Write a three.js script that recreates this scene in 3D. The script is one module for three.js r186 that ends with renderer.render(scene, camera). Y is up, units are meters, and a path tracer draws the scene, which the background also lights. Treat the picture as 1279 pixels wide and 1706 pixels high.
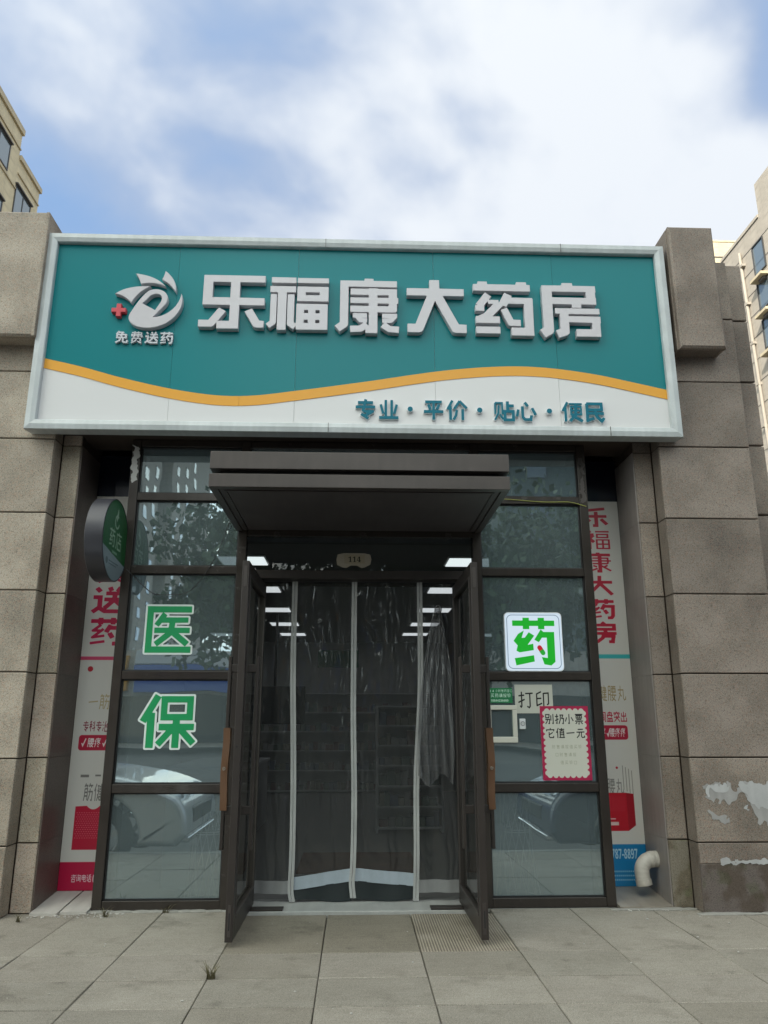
import * as THREE from 'three';
import { mergeGeometries } from 'three/addons/utils/BufferGeometryUtils.js';
import { RoundedBoxGeometry } from 'three/addons/geometries/RoundedBoxGeometry.js';
import { RectAreaLightUniformsLib } from 'three/addons/lights/RectAreaLightUniformsLib.js';

RectAreaLightUniformsLib.init();
// ---------------------------------------------------------------- camera, sun, exposure
const scene = new THREE.Scene();
const camera = new THREE.PerspectiveCamera(67.31, 768 / 1024, 0.05, 2000);
{
  const P = THREE.MathUtils.degToRad(15.2), Y = THREE.MathUtils.degToRad(2.1);
  camera.position.set(-0.033, 1.5, 7.025);
  camera.lookAt(-0.033 + Math.sin(Y) * Math.cos(P), 1.5 + Math.sin(P), 7.025 - Math.cos(Y) * Math.cos(P));
}
const renderer = new THREE.WebGLRenderer({ antialias: true });
renderer.toneMapping = THREE.LinearToneMapping;
renderer.toneMappingExposure = 1.33;
renderer.shadowMap.enabled = true;
const SUN = new THREE.Vector3(-0.47, 0.60, 0.88).normalize();
const sun = new THREE.DirectionalLight(new THREE.Color(1, 0.93, 0.82), 4.8);
sun.position.copy(SUN).multiplyScalar(200);
sun.castShadow = true;
sun.shadow.mapSize.set(2048, 2048);
Object.assign(sun.shadow.camera, { left: -140, right: 140, top: 140, bottom: -140, near: 1, far: 500 });
sun.shadow.radius = 3;
scene.add(sun, sun.target);

// ---------------------------------------------------------------- random numbers and noise
function rng(seed) {
  let a = seed >>> 0;
  return () => { a = (a + 0x6d2b79f5) | 0; let t = Math.imul(a ^ (a >>> 15), 1 | a); t = (t + Math.imul(t ^ (t >>> 7), 61 | t)) ^ t; return ((t ^ (t >>> 14)) >>> 0) / 4294967296; };
}
const R = rng(11);
const rnd = (a, b) => a + (b - a) * R();
function hash(x, y, z, s) {
  let h = Math.imul(x, 374761393) ^ Math.imul(y, 668265263) ^ Math.imul(z, 2147483647 - 1274126177) ^ Math.imul(s, 1442695041);
  h = Math.imul(h ^ (h >>> 13), 1274126177); h ^= h >>> 16;
  return (h >>> 0) / 4294967296;
}
const sm = (t) => t * t * (3 - 2 * t);
const mix = (a, b, t) => a + (b - a) * t;
const step01 = (a, b, x) => sm(Math.min(1, Math.max(0, (x - a) / (b - a))));
function vnoise3(x, y, z, s = 0) {
  const i = Math.floor(x), j = Math.floor(y), k = Math.floor(z), u = sm(x - i), v = sm(y - j), w = sm(z - k);
  const l = (a, b, t) => a + (b - a) * t;
  return l(l(l(hash(i, j, k, s), hash(i + 1, j, k, s), u), l(hash(i, j + 1, k, s), hash(i + 1, j + 1, k, s), u), v),
    l(l(hash(i, j, k + 1, s), hash(i + 1, j, k + 1, s), u), l(hash(i, j + 1, k + 1, s), hash(i + 1, j + 1, k + 1, s), u), v), w);
}
function fbm3(x, y, z, o = 5, s = 0) { let a = 0.5, t = 0, n = 0; for (let i = 0; i < o; i++) { t += a * vnoise3(x, y, z, s + i); n += a; a *= 0.5; x *= 2.03; y *= 2.03; z *= 2.03; } return t / n; }
// periodic value noise on the unit square, p cells
function pnoise(u, v, p, q, s) {
  const x = u * p, y = v * q, i = Math.floor(x), j = Math.floor(y), a = sm(x - i), b = sm(y - j), P = (n, m) => ((n % m) + m) % m;
  const h = (m, n) => hash(P(m, p), P(n, q), 7, s);
  return mix(mix(h(i, j), h(i + 1, j), a), mix(h(i, j + 1), h(i + 1, j + 1), a), b);
}
const pfbm = (u, v, p, o, s) => { let a = 0.5, t = 0, n = 0; for (let i = 0; i < o; i++) { t += a * pnoise(u, v, p, p, s + i * 13); n += a; a *= 0.5; p *= 2; } return t / n; };

// ---------------------------------------------------------------- sky: blue with a broad broken sheet of cloud
{
  const W = 2048, H = 1024, data = new Float32Array(W * H * 4);
  // [direction, reach, how much cloud is added or taken]
  const blobs = [
    [[-0.40, 0.54, -0.74], 0.17, -0.60], [[-0.30, 0.56, -0.77], 0.10, -0.22], [[0.425, 0.635, -0.645], 0.042, -0.9], [[0.425, 0.675, -0.6], 0.03, -0.5],
    [[0.28, 0.61, -0.74], 0.20, 0.3], [[0.33, 0.68, -0.66], 0.12, 0.5], [[0.24, 0.56, -0.80], 0.14, 0.3], [[0.42, 0.54, -0.73], 0.10, 0.6], [[0.05, 0.55, -0.83], 0.24, 0.3],
    [[-0.27, 0.69, -0.67], 0.075, 0.32], [[-0.33, 0.63, -0.70], 0.05, 0.12], [[-0.25, 0.58, -0.78], 0.055, 0.22], [[-0.13, 0.66, -0.74], 0.11, -0.16],
  ].map(([d, r, k]) => [new THREE.Vector3(...d).normalize(), r, k]);
  const d = new THREE.Vector3();
  for (let j = 0; j < H; j++) {
    const el = ((j + 0.5) / H - 0.5) * Math.PI, y = Math.sin(el), c = Math.cos(el);
    for (let i = 0; i < W; i++) {
      const az = ((i + 0.5) / W - 0.5) * 2 * Math.PI;
      d.set(Math.cos(az) * c, y, Math.sin(az) * c);
      const k = (j * W + i) * 4, up = Math.max(0, y);
      const h = Math.pow(1 - up, 2.4);
      let r = mix(0.17, 0.42, h), g = mix(0.30, 0.52, h), b = mix(0.54, 0.66, h);
      if (y > 0) {
        const q = 1 / (up + 0.25), px = d.x * q, pz = d.z * q;
        // streaks run from upper left to lower right of the view
        const s = px * 0.8 - pz * 0.55, t = px * 0.55 + pz * 0.8;
        const wx = fbm3(px * 2.1, pz * 2.1, 3.3, 4, 5) - 0.5, wz = fbm3(px * 2.1, pz * 2.1, 9.1, 4, 6) - 0.5;
        let n = 0.64 * fbm3(s * 2.9 + wx * 1.2, t * 4.0 + wz * 1.2, 1.7, 6, 21) + 0.36 * fbm3(s * 9 + wx * 1.6, t * 11 + wz * 1.6, 4.7, 6, 31);
        n = (n - 0.5) * 2.5 + 0.66;
        for (const [bd, br, bk] of blobs) { const a2 = bd.angleTo(d) / br; if (a2 < 3) n += bk * Math.exp(-a2 * a2) * (0.75 + 0.5 * fbm3(px * 9, pz * 9, 2, 3, 50)); }
        const m = step01(-0.25, 0.7, n), thick = step01(0.36, 1.2, n);
        // thin cloud is lavender, thick lit cloud near white
        const cr = mix(0.31, 0.66, thick), cg = mix(0.39, 0.695, thick), cb = mix(0.54, 0.74, thick);
        const a = m * mix(0.75, 1, 1 - h);
        r = mix(r, cr, a); g = mix(g, cg, a); b = mix(b, cb, a);
      } else { r = 0.2; g = 0.2; b = 0.19; }
      const ga = d.angleTo(SUN), gl = 5.5 * Math.exp(-ga * ga * 1.5); r *= 1 + gl; g *= 1 + gl * 0.92; b *= 1 + gl * 0.65;  // broad glow around the sun, added to brighten the shop front
      data[k] = r; data[k + 1] = g; data[k + 2] = b; data[k + 3] = 1;
    }
  }
  const t = new THREE.DataTexture(data, W, H, THREE.RGBAFormat, THREE.FloatType);
  t.mapping = THREE.EquirectangularReflectionMapping;
  t.magFilter = t.minFilter = THREE.LinearFilter;
  t.needsUpdate = true;
  scene.background = t; scene.environment = t;
}

// ---------------------------------------------------------------- textures
function dataTex(w, h, fn, srgb = true) {
  const a = new Uint8Array(w * h * 4);
  for (let j = 0; j < h; j++) for (let i = 0; i < w; i++) {
    const c = fn((i + 0.5) / w, (j + 0.5) / h, i, j), k = (j * w + i) * 4;
    a[k] = Math.max(0, Math.min(255, c[0] * 255)); a[k + 1] = Math.max(0, Math.min(255, c[1] * 255)); a[k + 2] = Math.max(0, Math.min(255, c[2] * 255)); a[k + 3] = 255;
  }
  const t = new THREE.DataTexture(a, w, h); t.wrapS = t.wrapT = THREE.RepeatWrapping; t.magFilter = THREE.LinearFilter; t.minFilter = THREE.LinearMipmapLinearFilter; t.generateMipmaps = true;
  if (srgb) t.colorSpace = THREE.SRGBColorSpace;
  t.needsUpdate = true; return t;
}
const rep = (t, u, v) => { const c = t.clone(); c.repeat.set(u, v); c.needsUpdate = true; return c; };
const graniteMap = rep(dataTex(1024, 1024, (u, v, i, j) => {
  const f = hash(i >> 1, j >> 1, 1, 3), g = hash(i, j, 2, 4), e = pnoise(u, v, 300, 300, 5), o = pfbm(u, v, 5, 4, 9), dark = e < 0.24 ? 0.79 : e > 0.82 ? 1.07 : 1, pk = pnoise(u, v, 190, 190, 77);
  const k = (0.88 + 0.24 * (f - 0.5) + 0.14 * (g - 0.5) + 0.34 * (o - 0.5)) * dark;
  const red = pk > 0.7 ? 0.05 : 0;
  return [k + red, k - red * 0.2, k * 0.97 - red * 0.6];
}), 1 / 1.5, 1 / 1.5);
const paveMap = rep(dataTex(1024, 1024, (u, v, i, j) => {
  const f = hash(i >> 1, j >> 1, 1, 13), g = hash(i, j, 2, 14), o = pfbm(u, v, 4, 5, 19), s = pfbm(u, v, 9, 4, 29);
  const rib = 0.5 + 0.5 * Math.sin(v * Math.PI * 2 * 84), st = pnoise(u, v, 14, 90, 41);
  let k = 0.88 + 0.34 * (f - 0.5) + 0.2 * (g - 0.5) + 0.16 * (o - 0.5) + 0.12 * (rib - 0.5) * (0.4 + s) + 0.05 * (st - 0.5);
  if (s > 0.62) k -= (s - 0.62) * 0.5;
  return [k, k * 0.985, k * 0.95];
}), 1 / 1.3, 1 / 1.3);
const paveBump = rep(dataTex(1024, 1024, (u, v, i, j) => { const k = 0.5 + 0.32 * Math.sin(v * Math.PI * 2 * 84) * (0.5 + pnoise(u, v, 30, 30, 3)) + 0.28 * (hash(i, j, 5, 5) - 0.5); return [k, k, k]; }, false), 1 / 1.3, 1 / 1.3);
const ribBump = rep(dataTex(1024, 256, (u, v, i, j) => { const k = 0.5 + 0.45 * Math.sin(u * Math.PI * 2 * 48) + 0.12 * (hash(i, j, 5, 6) - 0.5); return [k, k, k]; }, false), 1 / 0.96, 1 / 1);
const ribMap = rep(dataTex(1024, 1024, (u, v, i, j) => { const k = 0.85 + 0.16 * Math.sin(u * Math.PI * 2 * 48 + 0.6) + 0.2 * (hash(i >> 1, j >> 1, 5, 8) - 0.5) + 0.3 * (pfbm(u, v, 5, 4, 8) - 0.5); return [k, k * 0.98, k * 0.93]; }), 1 / 0.96, 1 / 0.96);
const asphaltMap = rep(dataTex(512, 512, (u, v, i, j) => { const k = 0.7 + 0.4 * (hash(i, j, 3, 3) - 0.5) + 0.3 * (pfbm(u, v, 6, 4, 3) - 0.5); return [k, k, k]; }), 1 / 2, 1 / 2);
const dirtMap = rep(dataTex(512, 512, (u, v, i, j) => { const k = 0.9 + 0.14 * (pfbm(u, v, 6, 5, 61) - 0.5) + 0.05 * (pnoise(u, v, 40, 4, 62) - 0.5) + 0.05 * (hash(i, j, 1, 1) - 0.5); return [k, k, k]; }), 1 / 1.2, 1 / 1.2);
const brushRough = rep(dataTex(256, 256, (u, v, i, j) => { const k = 0.5 + 0.5 * (pfbm(u, v, 8, 4, 71) - 0.5) + 0.1 * (hash(i, j, 4, 4) - 0.5); return [k, k, k]; }, false), 1 / 0.8, 1 / 0.8);
const waveBump = rep(dataTex(512, 512, (u, v) => { const k = 0.7 * pfbm(u, v, 3, 2, 81) + 0.3 * pnoise(u, v, 2, 6, 82); return [k, k, k]; }, false), 1 / 1.1, 1 / 1.1);
const wrinkleBump = rep(dataTex(512, 1024, (u, v) => { const w = pfbm(u, v, 4, 3, 91); const k = Math.abs(Math.sin((u * 5 + w * 1.6) * Math.PI * 2)) * 0.6 + 0.4 * pnoise(u, v, 22, 5, 92); return [k, k, k]; }, false), 1, 1 / 2);
const filmBump = rep(dataTex(512, 512, (u, v) => { const w = pfbm(u, v, 5, 3, 95); const k = 1 - Math.abs(2 * pfbm(u + 0.2 * w, v, 7, 3, 96) - 1); return [k, k, k]; }, false), 1.5, 1.5);
const panelMap = rep(dataTex(256, 256, (u, v) => { const a = Math.min(u, 1 - u) * 256, b = Math.min(v, 1 - v) * 256; const k = a < 1.2 || b < 1.2 ? 0.72 : 0.93 + 0.12 * (pfbm(u, v, 4, 3, 99) - 0.5); return [k, k, k]; }), 1 / 1.2, 1 / 0.6);

// ---------------------------------------------------------------- materials
const C = (r, g, b) => new THREE.Color(r, g, b);
const std = (c, o = {}) => new THREE.MeshStandardMaterial({ color: c, roughness: 0.7, ...o });
const phy = (c, o = {}) => new THREE.MeshPhysicalMaterial({ color: c, roughness: 0.5, ...o });
const M = {};
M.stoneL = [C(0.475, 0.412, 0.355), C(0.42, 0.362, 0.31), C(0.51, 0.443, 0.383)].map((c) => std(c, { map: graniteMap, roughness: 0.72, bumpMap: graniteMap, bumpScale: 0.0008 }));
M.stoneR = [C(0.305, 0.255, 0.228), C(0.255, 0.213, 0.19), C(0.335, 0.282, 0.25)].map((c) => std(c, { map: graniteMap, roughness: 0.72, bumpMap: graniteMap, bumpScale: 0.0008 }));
const stainMap = rep(dataTex(1024, 1024, (u, v, i, j) => { const f = hash(i >> 1, j >> 1, 1, 3), e = pnoise(u, v, 260, 260, 5), a = pfbm(u, v, 7, 5, 120), b = pfbm(u, v, 9, 5, 140); const k = (0.85 + 0.24 * (f - 0.5)) * (e < 0.24 ? 0.8 : 1), m = step01(0.5, 0.68, a), w = step01(0.56, 0.72, b); return [k * (1 - 0.16 * m) * (1 - 0.10 * w), k * (1 - 0.19 * m) * (1 - 0.05 * w), k * (1 - 0.24 * m) * (1 - 0.14 * w)]; }), 1 / 1.1, 1 / 1.1);
M.stoneFoot = std(C(0.19, 0.155, 0.14), { map: stainMap, roughness: 0.6 });
M.stoneMoss = std(C(0.29, 0.255, 0.2), { map: stainMap, roughness: 0.7 });
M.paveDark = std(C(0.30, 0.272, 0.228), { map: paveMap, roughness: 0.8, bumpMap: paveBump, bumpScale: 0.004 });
M.stoneWarm = [C(0.56, 0.47, 0.41), C(0.52, 0.455, 0.38)].map((c) => std(c, { map: graniteMap, roughness: 0.7 }));
M.revealShadeL = std(C(0.15, 0.12, 0.11), { map: graniteMap, roughness: 0.45 });  // left reveal, turned away from the light: its shade is put into this colour
M.revealLitR = std(C(0.30, 0.265, 0.245), { map: dirtMap, roughness: 0.45 });  // right reveal, turned to the light: painted lighter than the left one
M.joint = std(C(0.055, 0.04, 0.03), { roughness: 0.9 });
M.pave = [C(0.39, 0.362, 0.328), C(0.36, 0.337, 0.303), C(0.41, 0.383, 0.346), C(0.335, 0.31, 0.274)].map((c) => std(c, { map: paveMap, roughness: 0.85, bumpMap: paveBump, bumpScale: 0.004 }));
M.rib = std(C(0.35, 0.315, 0.275), { map: ribMap, roughness: 0.85, bumpMap: ribBump, bumpScale: 0.004 });
M.asphalt = std(C(0.17, 0.165, 0.155), { map: asphaltMap, roughness: 0.95 });
M.road = std(C(0.13, 0.13, 0.13), { map: asphaltMap, roughness: 0.95 });
M.soil = std(C(0.07, 0.06, 0.05), { roughness: 1 });
M.concrete = std(C(0.36, 0.35, 0.32), { map: dirtMap, roughness: 0.9 });
M.alu = std(C(0.052, 0.043, 0.038), { map: dirtMap, roughness: 0.42, metalness: 0.1, roughnessMap: brushRough });
M.aluDoor = std(C(0.045, 0.036, 0.032), { map: dirtMap, roughness: 0.4, metalness: 0.1 });
M.aluGrey = std(C(0.085, 0.072, 0.067), { map: dirtMap, roughness: 0.4, metalness: 0.3 });
M.canopyUnder = std(C(0.085, 0.074, 0.078), { map: dirtMap, roughness: 0.55 });
M.gasket = std(C(0.012, 0.012, 0.013), { roughness: 0.6 });
M.glass = phy(C(0.37, 0.47, 0.50), { transmission: 1, thickness: 0, roughness: 0.0, ior: 2.3, metalness: 0.66, bumpMap: waveBump, bumpScale: 0.0007, side: THREE.DoubleSide });
M.glassClear = phy(C(0.80, 0.86, 0.84), { transmission: 1, thickness: 0, roughness: 0.0, ior: 1.5, side: THREE.DoubleSide });
M.glassDoor = phy(C(0.70, 0.76, 0.74), { transmission: 1, thickness: 0, roughness: 0.0, ior: 1.55, side: THREE.DoubleSide });
M.glassDark = std(C(0.012, 0.016, 0.03), { roughness: 0.06, metalness: 0.1 });
M.pvc = phy(C(0.60, 0.62, 0.62), { transmission: 0.95, thickness: 0, roughness: 0.0, ior: 1.45, bumpMap: wrinkleBump, bumpScale: 0.006, side: THREE.DoubleSide });
M.pvcBundle = phy(C(0.55, 0.55, 0.56), { transmission: 0.8, thickness: 0, roughness: 0.0, ior: 1.6, bumpMap: wrinkleBump, bumpScale: 0.01, side: THREE.DoubleSide });
M.pvcWhite = std(C(0.55, 0.55, 0.54), { roughness: 0.5, map: dirtMap });
M.pvcBlue = std(C(0.50, 0.57, 0.64), { roughness: 0.45, map: dirtMap });
M.pvcGrey = std(C(0.34, 0.34, 0.34), { roughness: 0.5, map: dirtMap });
M.white = std(C(0.72, 0.73, 0.73), { roughness: 0.4 });
M.signFrame = std(C(0.60, 0.64, 0.65), { roughness: 0.35, map: dirtMap });
M.signTeal = phy(C(0.004, 0.185, 0.205), { roughness: 0.3, specularIntensity: 0.45 });
M.signTealB = phy(C(0.005, 0.192, 0.212), { roughness: 0.3, specularIntensity: 0.45 });
M.signOrange = std(C(0.72, 0.33, 0.02), { roughness: 0.4 });
M.signWhite = std(C(0.66, 0.655, 0.66), { roughness: 0.33 });
M.letter = phy(C(0.52, 0.50, 0.53), { roughness: 0.38, clearcoat: 0.35, clearcoatRoughness: 0.15, bumpMap: filmBump, bumpScale: 0.0016 });
M.letterSmall = std(C(0.52, 0.53, 0.57), { roughness: 0.4 });
M.letterEdge = std(C(0.72, 0.76, 0.78), { roughness: 0.4 });
M.letterTeal = phy(C(0.003, 0.14, 0.205), { roughness: 0.4, specularIntensity: 0.4 });
M.red = std(C(0.55, 0.05, 0.07), { roughness: 0.45 });
M.vinylGreen = std(C(0.008, 0.30, 0.10), { roughness: 0.4 });
M.vinylWhite = std(C(0.72, 0.78, 0.76), { roughness: 0.4 });
M.drum = std(C(0.05, 0.05, 0.06), { roughness: 0.35, metalness: 0.2 });
M.rubber = std(C(0.014, 0.02, 0.022), { roughness: 0.6, side: THREE.DoubleSide });
M.brownWrap = std(C(0.165, 0.08, 0.038), { roughness: 0.5, map: dirtMap });
M.black = std(C(0.02, 0.02, 0.022), { roughness: 0.5 });
M.steel = std(C(0.5, 0.5, 0.5), { roughness: 0.3, metalness: 0.9 });
M.pipe = std(C(0.62, 0.58, 0.52), { roughness: 0.45, map: dirtMap });
M.pipeIn = std(C(0.03, 0.03, 0.03), { roughness: 0.9 });
M.marble = std(C(0.55, 0.55, 0.53), { roughness: 0.35, map: dirtMap });
M.plate = std(C(0.42, 0.37, 0.31), { roughness: 0.4, map: dirtMap, metalness: 0.2 });
M.slabWhite = std(C(0.6, 0.57, 0.53), { roughness: 0.75, map: dirtMap });
M.room = std(C(0.42, 0.42, 0.41), { roughness: 0.8 });
M.roomFloor = std(C(0.30, 0.29, 0.28), { roughness: 0.25 });
M.ceiling = std(C(0.20, 0.20, 0.205), { roughness: 0.9 });
M.lamp = std(C(0.8, 0.8, 0.8), { emissive: C(0.93, 0.97, 1), emissiveIntensity: 0.8 });
M.mat = std(C(0.16, 0.075, 0.05), { roughness: 0.95, map: dirtMap });
M.cabinet = std(C(0.55, 0.55, 0.55), { roughness: 0.5 });
M.leafDark = std(C(0.03, 0.062, 0.024), { roughness: 0.6, side: THREE.DoubleSide });
M.leaf = std(C(0.05, 0.095, 0.033), { roughness: 0.6, side: THREE.DoubleSide });
M.bark = std(C(0.10, 0.075, 0.055), { roughness: 0.95 });
M.render1 = std(C(0.80, 0.69, 0.46), { roughness: 0.85, map: panelMap });  // left block: sunlight that misses its flank is put into the wall colour
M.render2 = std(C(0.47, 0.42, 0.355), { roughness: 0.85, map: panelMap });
M.render3 = std(C(0.66, 0.56, 0.38), { roughness: 0.85, map: panelMap });
M.towerLight = std(C(0.68, 0.63, 0.53), { roughness: 0.85, map: dirtMap });
M.towerDark = std(C(0.17, 0.155, 0.145), { roughness: 0.85, map: dirtMap });
M.towerTeal = std(C(0.15, 0.20, 0.195), { roughness: 0.8, map: dirtMap });
M.winGlass = std(C(0.5, 0.56, 0.62), { roughness: 0.04, metalness: 0.85 });
M.winGlassFar = std(C(0.20, 0.25, 0.28), { roughness: 0.05, metalness: 0.4 });
M.winFrame = std(C(0.05, 0.05, 0.05), { roughness: 0.5 });
M.carSilver = phy(C(0.72, 0.74, 0.76), { roughness: 0.3, metalness: 0.3, clearcoat: 1, clearcoatRoughness: 0.04 });
M.carBlue = phy(C(0.008, 0.018, 0.05), { roughness: 0.35, metalness: 0.1, clearcoat: 0.6, clearcoatRoughness: 0.04 });
M.carGlass = std(C(0.01, 0.012, 0.014), { roughness: 0.03 });
M.tyre = std(C(0.02, 0.02, 0.02), { roughness: 0.9 });
M.chrome = std(C(0.7, 0.7, 0.72), { roughness: 0.15, metalness: 1 });
M.headlight = std(C(0.7, 0.75, 0.8), { roughness: 0.08, metalness: 0.3 });
M.curtain = std(C(0.32, 0.36, 0.35), { roughness: 0.9, side: THREE.DoubleSide });
M.wire = std(C(0.6, 0.58, 0.5), { roughness: 0.5, metalness: 0.4 });

// ---------------------------------------------------------------- naming helpers
const used = new Map();
function numbered(name) { const n = used.get(name) ?? 0; used.set(name, n + 1); return n ? `${name}_${String(n).padStart(3, '0')}` : name; }
function shade(o) { o.traverse((m) => { if (m.isMesh) { m.castShadow = true; m.receiveShadow = true; } }); return o; }
function tag(o, label, category, group, kind) {
  if (label) o.userData.label = label;
  if (category) o.userData.category = category;
  if (group) o.userData.group = group;
  if (kind) o.userData.kind = kind;
  return o;
}
function thing(name, label, category, pos = [0, 0, 0], group) {
  const g = new THREE.Group(); g.name = numbered(name); g.position.set(...pos); scene.add(g);
  return tag(g, label, category, group);
}
function grp(name, parent) { const g = new THREE.Group(); g.name = name; parent.add(g); return g; }
function mesh(name, geo, mat, parent) {
  const m = new THREE.Mesh(Array.isArray(geo) ? mergeGeometries(geo.map((q) => (q.index ? q.toNonIndexed() : q))) : geo, mat);
  m.name = parent === scene ? numbered(name) : name; m.castShadow = m.receiveShadow = true; parent.add(m); return m;
}
function struct(name, geo, mat) { return tag(mesh(name, geo, mat, scene), null, null, null, 'structure'); }
// texture coordinates in metres from the faces' directions
function planarUV(g, ou = 0, ov = 0) {
  const p = g.attributes.position, n = g.attributes.normal, uv = new Float32Array(p.count * 2);
  for (let i = 0; i < p.count; i++) {
    const ax = Math.abs(n.getX(i)), ay = Math.abs(n.getY(i)), az = Math.abs(n.getZ(i));
    let u, v;
    if (az >= ax && az >= ay) { u = p.getX(i); v = p.getY(i); } else if (ax >= ay) { u = p.getZ(i); v = p.getY(i); } else { u = p.getX(i); v = p.getZ(i); }
    uv[i * 2] = u + ou; uv[i * 2 + 1] = v + ov;
  }
  g.setAttribute('uv', new THREE.BufferAttribute(uv, 2)); return g;
}
function box(x0, x1, y0, y1, z0, z1) { const g = new THREE.BoxGeometry(x1 - x0, y1 - y0, z1 - z0).toNonIndexed(); g.translate((x0 + x1) / 2, (y0 + y1) / 2, (z0 + z1) / 2); return planarUV(g, R() * 3, R() * 3); }
function rbox(x0, x1, y0, y1, z0, z1, r = 0.006, seg = 2) { const g = new RoundedBoxGeometry(x1 - x0, y1 - y0, z1 - z0, seg, r); g.translate((x0 + x1) / 2, (y0 + y1) / 2, (z0 + z1) / 2); return planarUV(g, R() * 3, R() * 3); }
// a slab with chamfered edges whose face looks along +z
function slab(x0, x1, y0, y1, z0, z1, c = 0.006) {
  const s = new THREE.Shape(); const a = x0 + c, b = x1 - c, d = y0 + c, e = y1 - c;
  s.moveTo(a, d); s.lineTo(b, d); s.lineTo(b, e); s.lineTo(a, e); s.closePath();
  const g = new THREE.ExtrudeGeometry(s, { depth: z1 - z0 - c, bevelEnabled: true, bevelThickness: c, bevelSize: c, bevelSegments: 1, curveSegments: 1 });
  g.translate(0, 0, z0); return planarUV(g, R() * 3, R() * 3);
}
function rotY(g, a, x = 0, y = 0, z = 0) { g.rotateY(a); g.translate(x, y, z); return g; }
function tube(pts, r, seg = 40, rad = 6) { return new THREE.TubeGeometry(new THREE.CatmullRomCurve3(pts.map((p) => new THREE.Vector3(...p))), seg, r, rad, false); }
function rod(a, b, r, rad = 6) { return new THREE.TubeGeometry(new THREE.LineCurve3(new THREE.Vector3(...a), new THREE.Vector3(...b)), 1, r, rad, false); }

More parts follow.
